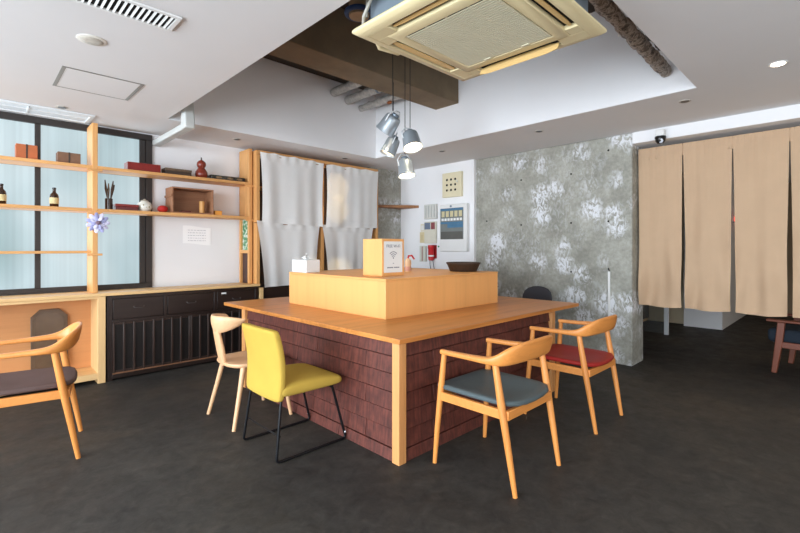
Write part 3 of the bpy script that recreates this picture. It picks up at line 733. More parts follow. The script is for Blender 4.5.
# handwritten note and a green strip
t = thing('wall_note', 'white sheet with handwritten lines taped to the white wall under the shelf', 'note', (1.87,WY-.0015,1.40))
sh = MB().grid(lambda u, v: Vector(((u-.5)*.31, -.0022 - .0015*max(0,abs(u-.5)*2-.6)*(1+math.sin(v*5+u*3)), (v-.5)*.2 + .012*math.sin(u*4+1))), 8, 6)
obj('sheet', sh, plain('note_paper', (250,250,250), .8, .01), t)
ln = MB(); rr = random.Random(5)
for j in range(5):
    z = .06 - j*.03; x = -.1
    while x < .1:
        w = rr.uniform(.012,.03); ln.box((x,-.0036,z-.002),(min(.1,x+w),-.0026,z+.003)); x += w + .008
obj('handwriting', ln, plain('faint_ink', (168,170,178), .8, .02), t)

# ------------------------------------------------------------------ curtained pass-through unit
NF = 4.875
t = thing('curtain_frame', 'pine framed pass-through hung with four short white curtains', 'frame', (3.36,5.0,0))
O = Vector((3.36,5.0,0))
obj('post', L(MB().box((2.412,NF,.8365),(2.452,WY-.034,2.41))), PINE[2], t, bevel=.002)
obj('post', L(MB().box((3.318,NF,.79),(3.36,5.2,2.372))), PINE[2], t, bevel=.002)
obj('post', L(MB().box((4.276,NF,.79),(4.316,WY-.034,2.372))), PINE[2], t, bevel=.002)
obj('top_beam', L(MB().box((2.4525,NF,2.372),(4.316,NF+.06,2.412))), PINE[0], t, bevel=.002)
obj('mid_rail', L(MB().box((2.4525,NF+.012,1.535),(3.3175,NF+.04,1.56))), DARKW[0], t); obj('mid_rail', L(MB().box((3.3605,NF+.012,1.535),(4.2755,NF+.04,1.56))), DARKW[0], t)
obj('base_cabinet', L(MB().box((2.50,NF+.02,0),(4.316,WY-.034,.788))), DARKW[0], t, bevel=.003)
plab(obj('base_post', L(MB().box((2.452,NF-.0,0),(2.4985,NF+.06,.788))), PALE[2], t, bevel=.003), 'pale wooden post')
obj('back_panel', L(MB().box((2.4525,5.2,.7885),(4.2755,WY-.034,2.40))), wood('brown_back', (84,60,48), 2, .6, .3), t)
obj('light_stop_board', L(MB().box((2.4525,NF+.0605,2.385),(4.2755,5.1995,2.405))), PINE[0], t)  # unseen board added to stop the lamps behind the curtains leaking upward
obj('inner_shelf', L(MB().box((2.4525,NF+.09,1.18),(3.3175,5.199,1.2))), DARKW[0], t); obj('inner_shelf', L(MB().box((2.4525,NF+.09,1.98),(3.3175,5.199,2.0))), PINE[0], t)

def curtain(label, c, nf, amp, seed, dip=.0, topwave=.012, back=0):
    (tlx,tlz),(trx,trz),(brx,brz),(blx,blz) = c
    r = random.Random(seed); ph = [r.uniform(0,6.28) for _ in range(6)]; fr_ = [nf*r.uniform(.8,1.2) for _ in range(3)]
    cx, cz = (tlx+trx)/2, (tlz+trz)/2
    t = thing('short_curtain', label, 'curtain', (cx, NF-.056+back, cz), 0, 'short white curtains over the pass-through')
    def P(u, v, off=0):
        x = (tlx*(1-u)+trx*u)*(1-v) + (blx*(1-u)+brx*u)*v
        z = (tlz*(1-u)+trz*u)*(1-v) + (blz*(1-u)+brz*u)*v
        e = math.sin(PI*u)
        z -= dip*e*(1-v)*.6
        x += (u-.5)*-.05*math.sin(PI*v)*.6
        g1 = math.sin(u*6.28*fr_[0]+ph[0]+.5*v) + .6*math.sin(u*6.28*fr_[1]*1.7+ph[1]-.7*v) + .35*math.sin(u*6.28*fr_[2]*3.1+ph[2])
        y = -amp*(.25+.75*v)*g1*.42
        # gathered heading
        y += .006*math.sin(u*6.28*nf*4+ph[3])*max(0, 1-v*7) + topwave*.2*math.sin(u*6.28*nf*2)*max(0,1-v*9)
        z += .006*math.sin(u*6.28*nf*2+ph[4])*max(0,1-v*6) 
        for hv in (.075,.93):
            y += .007*math.exp(-((v-hv)/.008)**2)
        return Vector((x-cx, y+off, z-cz))
    obj('fabric', MB().grid(lambda u, v: P(u, v), 56, 48), LINEN, t, sharp=80)
    obj('rod', MB().tube([(tlx-cx-.02,.012,tlz-cz-.03),(trx-cx+.02,.012,trz-cz-.03)], .005, 8), plain('rod_wood', (150,104,64), .5, .1), t)
    return t
curtain('upper white curtain next to the wall shelf, over the dark chest end', [(2.43,2.385),(3.318,2.366),(3.30,1.535),(2.452,1.56)], 1.7, .03, 1)
curtain('upper white curtain nearest the concrete column, glowing warm at one edge', [(3.36,2.358),(4.272,2.372),(4.25,1.545),(3.352,1.53)], 1.6, .03, 2)
curtain('lower white curtain above the tissue box side, hanging lowest of the four', [(2.40,1.585),(3.275,1.56),(3.22,.80),(2.492,.79)], 1.5, .04, 3, .012, back=.036)
curtain('lower white curtain behind the sign block, nearest the concrete column', [(3.315,1.56),(4.20,1.562),(4.13,.80),(3.40,.82)], 1.4, .04, 4, .012, back=.036)

# ------------------------------------------------------------------ white wall fittings
W = 4.97
def wallbox(mb, y0, y1, z0, z1, d, x=W): return mb.box((x-d,min(y0,y1),z0),(x-.0005,max(y0,y1),z1))
O0 = O
def wthing(name, label, cat, y, z, group=None):
    global O
    O = Vector((W, y, z)); return thing(name, label, cat, (W, y, z), 0, group)
t = wthing('vent_plate', 'square cream metal plate with nine dark holes high on the white wall', 'plate', 4.01, 2.16)
obj('plate', L(wallbox(MB(), 3.81, 4.155, 1.985, 2.335, .05)), plain('cream_steel', (222,212,180), .5, .03), t, bevel=.006)
for i in range(3):
    for j in range(3):
        obj('hole', L(MB().lathe([(.017,0),(.017,.002)], 14, Matrix.Translation((W-.0505, 4.065-.075*i, 2.235-.075*j)) @ Matrix.Rotation(-PI/2,4,'Y'))), DARKH, t)
obj('hook', L(MB().tube([(W-.05,3.87,2.185),(W-.085,3.86,2.19),(W-.085,3.85,2.215)], .005, 8)), STEELW, t)
t = wthing('control_panel', 'large white framed alarm panel with a glazed window on the white wall', 'alarm panel', 3.925, 1.54)
obj('case', L(wallbox(MB(), 3.700, 4.190, 1.205, 1.88, .07)), WHITEP, t, bevel=.012)
obj('window_face', L(wallbox(MB(), 3.755, 4.170, 1.38, 1.825, .074)), plain('panel_grey', (118,124,122), .3, .08, 14), t, bevel=.002)
bl_ = MB().box((W-.077,3.760,1.79),(W-.0745,4.165,1.82)).box((W-.077,3.760,1.60),(W-.0745,4.165,1.628)).box((W-.077,3.760,1.545),(W-.0745,4.035,1.598))
obj('blue_strip', L(bl_), plain('panel_blue', (72,118,150), .4, .1), t)
for k in range(5):
    y = 4.115-.078*k
    obj('window_lamp', L(MB().box((W-.078,y-.026,1.70),(W-.0745,y+.026,1.782))), plain('panel_cream', (206,196,156), .4, .06), t)
ws = MB()
for k in range(7): ws.box((W-.077,4.145-.055*k-.04,1.645),(W-.0745,4.145-.055*k,1.68))
obj('label_strip', L(ws), PAPER, t)
obj('lower_vent', L(MB().box((W-.077,3.765,1.385),(W-.0745,4.160,1.49))), plain('panel_dark', (92,92,88), .4, .1), t)
obj('lock', L(MB().lathe([(.015,0),(.015,.01)], 14, Matrix.Translation((W-.07,3.975,1.85)) @ Matrix.Rotation(-PI/2,4,'Y'))), STEEL, t)
t = wthing('junction_cover', 'pale grey ribbed cover box on the white wall, above the wall phone', 'cover', 4.395, 1.80)
obj('cover', L(wallbox(MB(), 4.275, 4.515, 1.69, 1.91, .05)), plain('pale_grey_cover', (206,206,200), .5, .03), t, bevel=.006)
rb = MB()
for k in range(4): wallbox(rb, 4.30+.055*k, 4.312+.055*k, 1.71, 1.89, .056)
obj('rib', L(rb), plain('rib_grey', (178,180,176), .5, .03), t)
t = wthing('wall_phone', 'small wall phone with a blue and red screen beside the alarm panel', 'intercom', 4.40, 1.5)
obj('case', L(wallbox(MB(), 4.29, 4.515, 1.325, 1.65, .045)), plain('phone_cream', (212,208,192), .5, .03), t, bevel=.006)
obj('screen', L(MB().box((W-.049,4.39,1.535),(W-.0455,4.505,1.635))), plain('phone_blue', (112,124,144), .3, .1), t)
obj('button', L(MB().box((W-.049,4.30,1.535),(W-.0455,4.375,1.635))), plain('phone_red', (138,78,82), .3, .2, 40), t)
t = wthing('light_switch', 'upper of two small cream switch plates on the white wall', 'switch', 4.575, 1.56, 'switch plates')
obj('plate', L(wallbox(MB(), 4.53, 4.62, 1.505, 1.625, .012)), plain('switch_cream', (222,214,192), .5, .03), t, bevel=.003)
obj('rocker', L(MB().box((W-.018,4.55,1.53),(W-.0125,4.60,1.60))), WHITEP, t, bevel=.002)
t = wthing('light_switch', 'lower of two small cream switch plates, the taller one', 'switch', 4.58, 1.42, 'switch plates')
obj('plate', L(wallbox(MB(), 4.53, 4.63, 1.335, 1.50, .02)), plain('switch_cream_low', (214,200,160), .5, .03), t, bevel=.003)
obj('rocker', L(MB().box((W-.026,4.555,1.37),(W-.0205,4.605,1.46))), plain('switch_tan', (206,190,150), .5, .03), t, bevel=.002)
t = wthing('torch_mount', 'slim pale torch holder on the white wall beside the red extinguisher', 'holder', 4.55, 1.16)
obj('holder', L(wallbox(MB(), 4.49, 4.61, 1.05, 1.29, .05)), plain('holder_pale', (206,208,196), .5, .03), t, bevel=.01)
obj('strap', L(MB().box((W-.054,4.535,1.06),(W-.0505,4.56,1.28))), plain('holder_brown', (170,140,130), .5, .1), t)
t = wthing('fire_torch', 'bright red emergency torch hanging on the white wall', 'emergency torch', 4.365, 1.18)
obj('body', L(MB().lathe([(.03,1.07),(.042,1.08),(.045,1.12),(.045,1.24),(.05,1.25),(.05,1.295),(.04,1.30)], 20, Matrix.Translation((W-.055,4.365,0)))), REDP, t)
obj('bracket', L(wallbox(MB(), 4.30, 4.43, 1.10, 1.30, .008)), plain('bracket_red', (150,24,28), .5, .05), t)
obj('lens_band', L(MB().lathe([(.0458,1.13),(.0458,1.15)], 20, Matrix.Translation((W-.055,4.365,0)), caps=False)), WHITEP, t)
obj('cord', L(MB().tube([(W-.05,4.395,1.075),(W-.04,4.40,1.0),(W-.02,4.40,.92)], .005, 8).tube([(W-.05,4.335,1.075),(W-.04,4.33,1.0),(W-.02,4.33,.92)], .005, 8)), BLACKM, t)
t = wthing('indicator_bulb', 'tiny green indicator stud between the red torch and the alarm panel', 'indicator', 4.262, 1.278)
obj('body', L(MB().lathe([(.013,0),(.013,.008),(.008,.014)], 12, Matrix.Translation((W-.0005,4.262,1.278)) @ Matrix.Rotation(-PI/2,4,'Y'))), plain('green_lens', (40,130,80), .3, .05), t)
tag(obj('corner_shelf', MB().prism([(4.40,5.064),(4.969,5.064),(4.969,4.664),(4.78,4.80)], 1.875, 1.915), SHELFB, bevel=.003), 'brown wooden corner shelf between the concrete column and the white wall', 'shelf')
t = thing('wall_conduit', 'narrow white vertical strip with a dark hook on the patched concrete wall', 'conduit', (5.02,1.85,.75))
obj('strip', MB().box((-.014,-.012,-.27),(-.0005,.012,.25)), WHITEP, t, bevel=.003)
obj('hook', MB().tube([(-.002,0,.262),(-.03,0,.27),(-.03,0,.29)], .006, 8), BLACKM, t)

# ------------------------------------------------------------------ long beige doorway curtain
NX = 5.17
t = thing('noren_curtain', 'long beige split curtain hanging in the wide opening beyond the concrete wall', 'curtain', (NX,.4,2.32))
edges = [1.606,1.19,.782,.375,-.03,-.435,-.84]
for i in range(len(edges)-1):
    ya, yb = edges[i], edges[i+1]; r = random.Random(20+i); p1, p2, p3 = (r.uniform(0,6.28) for _ in range(3))
    bow = .012 if i in (1,3) else .006
    def P(u, v, ya=ya, yb=yb, p1=p1, p2=p2, p3=p3, i=i):
        ins = .004 + .016*min(1, max(0,v-.05)*1.8)*(1 if i else .6)
        y0, y1 = ya - ins, yb + ins*.9
        y = y0*(1-u) + y1*u
        z = 2.320 - v*1.67 - .012*math.sin(PI*u)*v
        x = NX + .020*math.sin(u*6.28*1.1+p1)*v**.7 + .008*math.sin(u*6.28*2.6+p2)*v + .004*math.sin(u*6.28*6+p3)*(1-v)**4
        x += .05*math.exp(-((v-.9)/.10)**2)*.35*math.cos((u-.5)*PI)   # hem swings out
        x += .034*math.sin(6.28*(abs(u-.5)*1.5-v*1.9)+p2)*max(0,v-.4)*(.35+abs(u-.5)*1.6) + .016*math.sin(6.28*(u*.9+v*1.3)+p3)*max(0,v-.15)
        x += .003*math.exp(-((v-.965)/.004)**2) + .002*math.exp(-((v-.03)/.004)**2)
        return Vector((x-NX, y-.4, z-2.32))
    obj('panel', MB().grid(P, 30, 60), NOREN, t, sharp=80)
hd = MB().grid(lambda u, v: Vector((.006 + .002*math.sin(u*70), 1.204-2.44*u, -.002 - v*.12)), 120, 3)
obj('heading', hd, NOREN, t, solid=.0018, sharp=80)
obj('rod', MB().tube([(.02,1.21,-.012),(.02,-1.4,-.012)], .010, 12), BLACKM, t)

# things beyond the curtain
t = thing('glass_door', 'clear glass door with a pale metal stile beyond the beige curtain', 'door', (7.2,1.86,0))
obj('stile', MB().box((-.02,-.028,0.004),(.02,.028,2.2)), STEELW, t, bevel=.004)
gm, gnt, gb = newmat('door_glass'); gb.inputs['Base Color'].default_value = (.9,.95,.95,1); gb.inputs['Transmission Weight'].default_value = .95; gb.inputs['Roughness'].default_value = .02
obj('glass', MB().box((-.004,.0285,.02),(.004,.75,2.18)), gm, t)
obj('stile', MB().box((-.02,.7505,0.004),(.02,.84,2.2)), STEELW, t, bevel=.004)
t = thing('corridor_cabinet', 'low dark brown cabinet at the foot of the corridor wall beyond the curtain', 'cabinet', (8.3,2.9,0))
obj('body', MB().box((-.14,-.45,.05),(.145,.6,.55)), DARKW[2], t, bevel=.005); obj('plinth', MB().box((-.12,-.43,0),(.145,.58,.0495)), PALE[0], t)
t = thing('wall_lamp', 'small round red alarm lamp seen through the slit in the beige curtain', 'lamp', (9.15,1.375,1.74))
obj('base', MB().lathe([(.06,0),(.06,.015),(.045,.02)], 18, Matrix.Rotation(PI/2,4,'X')), STEELW, t)
obj('lens', MB().lathe([(.042,.0205),(.04,.05),(.025,.07),(.004,.076)], 18, Matrix.Rotation(PI/2,4,'X')), emit('red_lamp', (255,40,30), 2.5), t)

# ------------------------------------------------------------------ air conditioner
AX0, AX1, AY0, AY1, AZ = 1.42, 2.352, .877, 1.812, 2.355
acx, acy = (AX0+AX1)/2, (AY0+AY1)/2; hw = (AX1-AX0)/2
t = thing('air_conditioner', 'aged cream ceiling cassette air conditioner hanging under the open recess', 'air conditioner', (acx,acy,AZ))
pn = MB()
# panel as stepped frame: outer skirt, flat ring, inner ring
def ringbox(mb, o, i, z0, z1):
    mb.box((-o,-o,z0),(o,-i,z1)); mb.box((-o,i,z0),(o,o,z1)); mb.box((-o,-i,z0),(-i,i,z1)); mb.box((i,-i,z0),(o,i,z1))
so_, si_ = .405, .335      # slot outer/inner
q = [(-hw,-hw),(hw,-hw),(hw,hw),(-hw,hw)]
def sq(h, z): return [Vector((-h,-h,z)), Vector((h,-h,z)), Vector((h,h,z)), Vector((-h,h,z))]
pn.loft([sq(hw-.012,.045), sq(hw,.03), sq(hw,.018), sq(hw-.02,.004), sq(so_,0), sq(so_,.03), sq(.05,.031)], caps=True)
obj('panel', pn, CREAM, t, bevel=.002, segs=1)
inn = MB().loft([sq(.05,.0295), sq(si_,.0295), sq(si_,.002), sq(si_-.012,-.004), sq(.272,-.004), sq(.268,.006), sq(.04,.0065)])
obj('inner_panel', inn, CREAM, t, bevel=.002, segs=1)
for k in range(4):
    a = k*PI/2; R = Matrix.Rotation(a, 4, 'Z')
    obj('corner_block', MB().box((-.405,-.405,.0005),(-.26,-.335,.029), R).box((-.405,-.335,.0005),(-.335,-.26,.029), R), CREAM, t, bevel=.002, segs=1)
    obj('air_slot', MB().box((-.258,-.404,.0225),(.258,-.336,.0292), R), DARKH, t)
# vanes: local -Y, +X, +Y, -X sides
for k, (tiltd, off) in enumerate(((14,.006),(60,-.018),(6,.002),(14,.006))):
    a = k*PI/2; R = Matrix.Rotation(a, 4, 'Z')
    vr = []; nseg = 20
    for i in range(nseg+1):
        u = i/nseg; x = -.25 + .5*u; e = min(1, min(u,1-u)*9)
        w0 = (.006 + .005*e) if k in (0,3) else (.014 + .010*e if k == 2 else .018 + .016*e); ring = []
        T = R @ Matrix.Translation((x,-.370,.006+off)) @ Matrix.Rotation(math.radians(-tiltd), 4, 'X')
        for yy, zz in ((-w0,-.003),(w0,-.002),(w0,.002),(-w0,.003)): ring.append(T @ Vector((0,yy,zz)))
        vr.append(ring)
    obj('vane', MB().loft(vr), CREAM2, t, sharp=50)
gr = MB()
nl = 30
for k in range(nl):
    x = -.262 + .524*(k+.5)/nl
    gr.box((x-.0062,-.262,-.003),(x+.0062,.262,.001))
for y in (-.262,-.13,0,.13,.262): gr.box((-.266,y-.004,-.0025),(.266,y+.004,.0055))
obj('intake_grille', gr, GRILLE, t)
obj('grille_backing', MB().box((-.267,-.267,.0058),(.267,.267,.0064)), plain('filter_grey', (120,116,102), .9, .05), t)
for sx in (-.12,.12): obj('latch', MB().box((.245,sx-.022,-.008),(.262,sx+.022,-.0031)), GRILLE, t, bevel=.002)
obj('body', MB().box((-.40,-.40,.046),(.40,.40,.40)), STEEL, t, bevel=.01)
obj('panel_edge', MB().box((-.42,-.42,.0455),(.42,.42,.07)), CREAM, t)
for sx in (-1,1):
    for sy in (-1,1): obj('hanger_rod', MB().tube([(sx*.43,sy*.14,.12),(sx*.43,sy*.14,ZS-AZ)], .006, 8).box((sx*.38,sy*.14-.025,.10),(sx*.45,sy*.14+.025,.13)) if sx > 0 else MB().tube([(sx*.43,sy*.14,.12),(sx*.43,sy*.14,ZS-AZ)], .006, 8).box((-.45,sy*.14-.025,.10),(-.38,sy*.14+.025,.13)), STEEL, t)
obj('corner_pipe', MB().tube([(-.28,.40,.10),(-.28,.49,.07),(-.22,.52,.045),(-.1,.50,.045),(-.05,.42,.09)], .02, 12), CREAM, t)
obj('loose_cable', MB().tube([(-.39,.28,.2),(-.44,.34,.16),(-.44,.4,.09),(-.41,.44,.07)], .009, 8).tube([(-.36,.36,.3),(-.42,.4,.22),(-.41,.41,.1)], .006, 8), plain('grey_cable', (170,166,156), .6, .1), t)

# pipes and ducts in the recess
def lumpy(pts, r, amp, seed, step=.035, seg=16):
    rr_ = random.Random(seed); P = [Vector(p) for p in pts]; out = []; rs = []
    for i in range(len(P)-1):
        n = max(1, int((P[i+1]-P[i]).length/step))
        for k in range(n): out.append(P[i].lerp(P[i+1], k/n)); rs.append(r + rr_.uniform(-amp, amp))
    out.append(P[-1]); rs.append(r)
    mb = MB().tube(out, rs, seg)
    mb.v = [tuple(c + rr_.uniform(-amp, amp)*.5 for c in q) for q in mb.v]
    return mb
t = thing('insulated_pipe', 'long pipe in crumpled brown-grey lagging along the recess edge', 'pipe', (2.6,1.0,2.69))
obj('pipe', lumpy([(-.17,.0,-.012),(1.335,.020,-.040)], .044, .007, 4), LAG, t, sharp=80)
obj('bundle', lumpy([(-.17,-.04,.075),(.2,-.05,.062),(1.0,-.045,.035)], .034, .008, 6), plain('dark_foil', (92,80,70), .45, .4, 30, metal=.4, bmp=1, bscale=40), t, sharp=80)
obj('valve', MB().ellipsoid((.42,.045,-.045), (.016,.016,.016), 12, 8), STEELW, t)
t = thing('flexible_duct', 'silver foil flexible duct bending beside the air conditioner', 'duct', (2.75,1.5,3.05))
obj('hose', lumpy([(-.25,.55,.12),(-.1,.2,.03),(.0,.0,.0),(.1,-.25,-.01),(.3,-.36,-.02),(.6,-.40,-.02)], .075, .012, 9, .02), FOIL, t, sharp=80)
G3 = 'foil-wrapped ducts under the slab'
for k, (x, z, r, lb) in enumerate(((3.24,3.19,.05,'foil-wrapped duct farthest from the hanging lamps, by the recess wall'),(3.46,3.145,.052,'foil-wrapped duct in the middle of three behind the beam'),(3.68,3.09,.045,'foil-wrapped duct nearest the bright recess wall, with a copper fitting'))):
    t = thing('foil_duct', lb, 'duct', (x,4.0,z), 0, G3)
    obj('duct', lumpy([(0,-.55,0),(0,.50,0)], r, .006, 30+k), FOIL, t, sharp=80)
    if k == 2: obj('copper_fitting', MB().ellipsoid((0,-.05,-.05), (.024,.04,.022), 12, 8), plain('copper', (150,88,48), .4, .1, metal=.5), t)
    else: obj('duct_strap', MB().lathe([(r+.009,-.012),(r+.009,.012)], 18, Matrix.Translation((0,-.1,0)) @ Matrix.Rotation(PI/2,4,'X')), STEEL, t)
t = thing('drop_pipe', 'tan lagged pipe dropping from the slab with a blue collar', 'pipe', (1.98,2.44,2.88))
obj('pipe', MB().lathe([(.07,.02),(.074,.04),(.074,.15),(.072,.3),(.072,ZS-2.88)], 24), TANP, t)
obj('collar', MB().tube([(.088*math.cos(2*PI*k/32), .088*math.sin(2*PI*k/32), .045) for k in range(32)], .018, 10, closed=True), BLUEP, t)
COVERM = plain('cover_grey_white', (196,198,194), .45, .03)
t = thing('duct_cover', 'white angled pipe cover rising from the wall into the ceiling recess', 'pipe cover', (1.44,4.75,2.38))
obj('cover', MB().box((-.04,-.42,-.028),(.04,WY-4.7505,.03)), COVERM, t, bevel=.012, segs=3)
obj('elbow', MB().prism([(-.54,-.028),(-.42,-.028),(-.42,.3),(-.49,.3),(-.54,.04)], -.045, .045, Matrix(((0,0,1,0),(1,0,0,0),(0,1,0,0),(0,0,0,1)))), COVERM, t, bevel=.012, segs=3)

# ------------------------------------------------------------------ spotlight pendants
BULB = emit('warm_bulb', (255,236,200), 9)
BULBD = emit('warm_bulb_dim', (255,232,196), 1.6)
CORDM = plain('black_cord', (18,20,24), .5, .1)
from mathutils import Euler
def pendant(label, top, tilt_dir, tilt, r, h, power, x, y, z):
    t = thing('pendant_lamp', label, 'pendant lamp', (x,y,z), 0, 'silver can pendants over the counter')
    d = Vector(tilt_dir); d.z = 0; d.normalize()
    ax = Vector((0,0,-1)) * math.cos(tilt) + d * math.sin(tilt)      # the way the mouth points
    q = Vector((0,0,-1)).rotation_difference(ax).to_matrix().to_4x4()
    # the can: local -Z is the mouth
    sh = MB().lathe([(r*.34,h*.55),(r*.66,h*.53),(r*.78,h*.46),(r*.84,h*.32),(r*.92,-h*.2),(r*.98,-h*.42),(r*1.02,-h*.5),(r*.975,-h*.5),(r*.94,-h*.42),(r*.88,-h*.2),(r*.80,h*.30),(r*.1,h*.36)], 28, q)
    obj('lamp_can', sh, SILVER, t, sharp=50)
    cp = MB().lathe([(r*.42,h*.55),(r*.42,h*.66),(r*.32,h*.70),(r*.1,h*.70)], 18, q)
    obj('lamp_cap', cp, STEEL, t)
    obj('bulb', MB().lathe([(r*.3,h*.28),(r*.62,-h*.05),(r*.84,-h*.34),(r*.80,-h*.40),(r*.4,-h*.455),(.002,-h*.47)], 22, q), BULB if power > 5 else BULBD, t, sharp=80)
    side = d.cross(Vector((0,0,1)))
    yk = [q @ Vector((0,0,h*.1)) + side*r*.93, q @ Vector((0,0,h*.5)) + side*r*1.0, q @ Vector((0,0,h*.85)) + side*r*.4, q @ Vector((0,0,h*.85)) - side*r*.4, q @ Vector((0,0,h*.5)) - side*r*1.0, q @ Vector((0,0,h*.1)) - side*r*.93]
    obj('yoke', MB().tube(yk, .006, 8), STEELW, t)
    e = (q @ Vector((0,0,h*.8)))*.45 + Vector((0,0,h*.46))
    obj('cord', MB().tube([e, e+Vector((0,0,.06)), (e.x, e.y, .5), (e.x, e.y, ZS-z)], 0.0036, 8), CORDM, t)
    li = bpy.data.lights.new('pendant_light', 'SPOT'); li.energy = power; li.color = (1,.86,.66); li.spot_size = math.radians(110); li.spot_blend = .6; li.shadow_soft_size = .04
    lo = bpy.data.objects.new('pendant_light', li); COL.objects.link(lo); lo.parent = t
    lo.location = ax * (h*.56); lo.rotation_euler = ax.to_track_quat('-Z', 'Y').to_euler()
# each hangs on its own cord from the slab
pendant('highest of the four silver can lamps, tipped toward the shelves', (2.86,3.06), (-.3,1,0), math.radians(40), .094, .165, 4, 2.835,3.045,2.425)
pendant('silver can lamp second lowest, directly under the highest can lamp', (2.90,3.02), (-.7,.5,0), math.radians(24), .080, .165, 4, 2.977,3.175,2.258)
pendant('silver can lamp turned out toward the room, just above the lowest lamp', (3.02,2.93), (-.2,-.9,0), math.radians(22), .093, .16, 7, 3.01,2.925,2.28)
pendant('lowest of the four silver can lamps, lit, hanging over the sign block', (3.08,3.0), (-.1,-.6,0), math.radians(12), .086, .165, 7, 3.06,3.05,2.04)

# ------------------------------------------------------------------ ceiling fittings
def downlight(x, y, r, label, lit=False):
    t = thing('downlight', label, 'downlight', (x,y,ZC), 0, 'recessed downlights')
    obj('ring', MB().lathe([(r*.72,-.001),(r*1.05,-.001),(r*1.0,-.006),(r*.72,-.004)], 28, caps=False), WHITEP if lit else plain('downlight_ring', (190,184,174), .5, .05), t)
    obj('reflector', MB().lathe([(r*.74,-.0045),(r*.70,-.0072),(.002,-.0075)], 28), emit('downlight_glow', (255,240,214), 12) if lit else plain('downlight_recess_shade', (40,30,24), .35, .2, 30), t)  # unlit ones: dark disc stands in for the shaded recess
    return t
downlight(.575,4.775,.042,'unlit downlight by the ceiling air slot over the window')
downlight(2.144,4.805,.042,'unlit downlight over the dark chest end of the wall shelf')
downlight(3.647,4.80,.042,'unlit downlight over the upper curtain near the column')
downlight(4.256,3.597,.042,'unlit downlight in front of the white wall panels')
downlight(4.251,2.273,.042,'unlit downlight in front of the patched concrete wall')
downlight(4.248,.962,.042,'unlit downlight past the corner of the ceiling recess')
downlight(3.823,.336,.05,'lit downlight on the plain ceiling near the beige curtain', True)
li = bpy.data.lights.new('downlight_beam', 'SPOT'); li.energy = 14; li.color = (1,.88,.7); li.spot_size = math.radians(100); li.spot_blend = .7; li.shadow_soft_size = .04
lo = bpy.data.objects.new('downlight_beam', li); COL.objects.link(lo); lo.location = (3.823,.336,ZC-.02)

t = thing('smoke_detector', 'round off-white ceiling detector beside the access hatch', 'detector', (.514,3.11,ZC))
obj('base', MB().lathe([(.075,-.0005),(.075,-.003),(.066,-.006)], 32), plain('detector_cream', (226,222,212), .5, .03), t)
obj('cover', MB().lathe([(.058,-.0062),(.054,-.009),(.03,-.011),(.003,-.0115)], 28), plain('detector_cover', (196,190,178), .5, .2, 30), t)
t = thing('access_hatch', 'square ceiling access hatch with a grey aluminium frame', 'hatch', (.69,3.93,ZC))
hh = .245; fm = MB()
fm.box((-hh,-hh,-.004),(hh,-hh+.012,-.0003)); fm.box((-hh,hh-.012,-.004),(hh,hh,-.0003)); fm.box((-hh,-hh+.012,-.004),(-hh+.022,hh-.012,-.0003)); fm.box((hh-.022,-hh+.012,-.004),(hh,hh-.012,-.0003))
obj('hatch_frame', fm, plain('aluminium_grey', (128,124,116), .4, .06, metal=.5), t)
obj('hatch_panel', MB().box((-hh+.0225,-hh+.0125,-.003),(hh-.0225,hh-.0125,-.0003)), PAINTC, t)
t = thing('vent_grille', 'white slatted air grille in the ceiling, off past the round detector', 'vent', (.41,2.565,ZC))
vx, vy = .395, .097; fm = MB()
fm.box((-vx,-vy,-.012),(vx,-vy+.02,-.0003)); fm.box((-vx,vy-.02,-.012),(vx,vy,-.0003)); fm.box((-vx,-vy+.02,-.012),(-vx+.025,vy-.02,-.0003)); fm.box((vx-.025,-vy+.02,-.012),(vx,vy-.02,-.0003))
obj('vent_frame', fm, WHITEP, t, bevel=.002)
obj('backing', MB().box((-vx+.025,-vy+.02,-.0025),(vx-.025,vy-.02,-.0004)), DARKH, t)
sl = MB()
for k in range(28):
    x = -vx+.04 + (2*vx-.08)*k/27
    sl.box((-.0055,-vy+.02,-.004),(.0055,vy-.02,.003), Matrix.Translation((x,0,-.007)) @ Matrix.Rotation(math.radians(20), 4, 'Y'))
obj('slats', sl, WHITEP, t)
t = thing('linear_diffuser', 'long white linear air slot in the ceiling above the window', 'air diffuser', (.0,5.02,ZC))
ex = .83; fm = MB()
fm.box((-1.1,-.16,-.014),(ex,-.13,-.0003)); fm.box((-1.1,.15,-.014),(ex,.185,-.0003)); fm.box((ex-.035,-.13,-.014),(ex,.15,-.0003)); fm.box((.36,-.13,-.012),(.375,.15,-.0003)); fm.box((-1.1,.0,-.010),(ex-.035,.012,-.0003))
obj('slot_frame', fm, STEELW, t, bevel=.003)
obj('slot_face', MB().box((-1.1,-.13,-.004),(ex-.035,.15,-.0004)), plain('slot_white', (214,222,228), .4, .03), t)
obj('slot_joint', MB().box((.362,-.128,-.0135),(.373,-.09,-.0121)), BLACKM, t)

t = thing('security_camera', 'small white and black dome camera on the white beam over the beige curtain', 'camera', (4.97,1.338,2.36))
obj('mount', MB().box((-.03,-.04,.02),(.0495,.04,.09)), WHITEP, t, bevel=.012, segs=3)
obj('housing', MB().lathe([(.046,-.005),(.05,.0),(.05,.018),(.044,.0198)], 24), BLACKP, t)
obj('dome', MB().lathe([(.046,-.0055),(.043,-.03),(.028,-.05),(.003,-.058)], 24), BLACKP, t, sharp=80)
obj('lens', MB().lathe([(.022,0),(.024,.004),(.014,.008)], 18, Matrix.Translation((-.03,-.01,-.03)) @ Matrix.Rotation(math.radians(-110),4,'Y')), plain('lens_ring', (200,206,214), .2, .05), t)

# ------------------------------------------------------------------ light
def area(name, loc, rot, sx, sy, power, color):
    li = bpy.data.lights.new(name, 'AREA'); li.shape = 'RECTANGLE'; li.size = sx; li.size_y = sy; li.energy = power; li.color = color
    o = bpy.data.objects.new(name, li); COL.objects.link(o); o.location = loc; o.rotation_euler = rot; return o
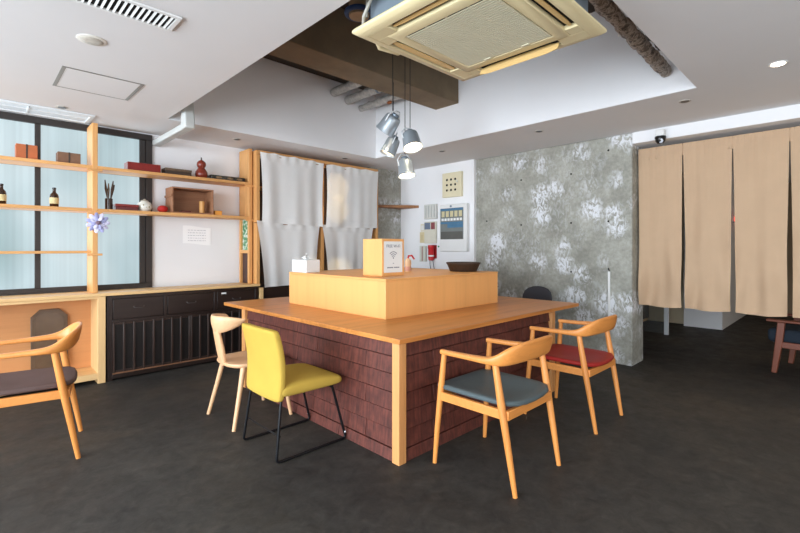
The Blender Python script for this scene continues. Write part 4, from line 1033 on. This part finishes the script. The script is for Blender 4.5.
# daylight arriving through the storefront; the warm rear light is added fill
area('storefront_daylight', (-3.66,1.45,1.27), (0,-PI/2,0), 2.3, 6.9, 640, (.82,.91,1.0))
area('rear_fill', (1.5,-2.46,1.4), (PI/2,0,0), 4.2, 1.8, 48, (1.0,.94,.87))
area('window_daylight', (.39,WY-.06,1.66), (-PI/2,0,0), 1.9, 1.5, 10, (.86,.94,1.0))
def point(name, loc, p, color, r=.05):
    li = bpy.data.lights.new(name, 'POINT'); li.energy = p; li.color = color; li.shadow_soft_size = r
    o = bpy.data.objects.new(name, li); COL.objects.link(o); o.location = loc; return o
def kitchen(loc, p, ang):
    li = bpy.data.lights.new('kitchen_lamp', 'SPOT'); li.energy = p; li.color = (1,.74,.40); li.spot_size = math.radians(ang); li.spot_blend = .25; li.shadow_soft_size = .03
    o = bpy.data.objects.new('kitchen_lamp', li); COL.objects.link(o); o.location = loc; o.rotation_euler = (-PI/2, 0, 0)
kitchen((3.54,5.17,2.06), 8, 62); kitchen((3.54,5.17,1.78), 8, 62)
kitchen((3.58,5.17,.92), 8, 74); kitchen((3.15,5.17,.98), 5, 60)
point('corridor_lamp', (7.7,-.9,2.0), 16, (1,.82,.6), .1)
wd = bpy.data.worlds.new('sky'); S.world = wd; wd.use_nodes = True
bg = wd.node_tree.nodes['Background']; bg.inputs[0].default_value = (.75,.87,1,1); bg.inputs[1].default_value = .9

# ------------------------------------------------------------------ camera
cam = bpy.data.cameras.new('camera'); co = bpy.data.objects.new('camera', cam); COL.objects.link(co)
cam.sensor_fit = 'HORIZONTAL'; cam.sensor_width = 36; cam.lens = 440.6/800*36; cam.clip_start = .05
cam.shift_y = -(266.5-247.74)/800
co.location = (0,0,1.26); co.rotation_euler = (PI/2, 0, math.radians(45.65)-PI/2)
S.camera = co
S.view_settings.view_transform = 'Standard'; S.view_settings.look = 'None'; S.view_settings.gamma = 1; S.view_settings.use_curve_mapping = False
S.view_settings.exposure = 0
S.cycles.use_denoising = True
S.cycles.max_bounces = 10; S.cycles.diffuse_bounces = 6
S.cycles.sample_clamp_indirect = 8
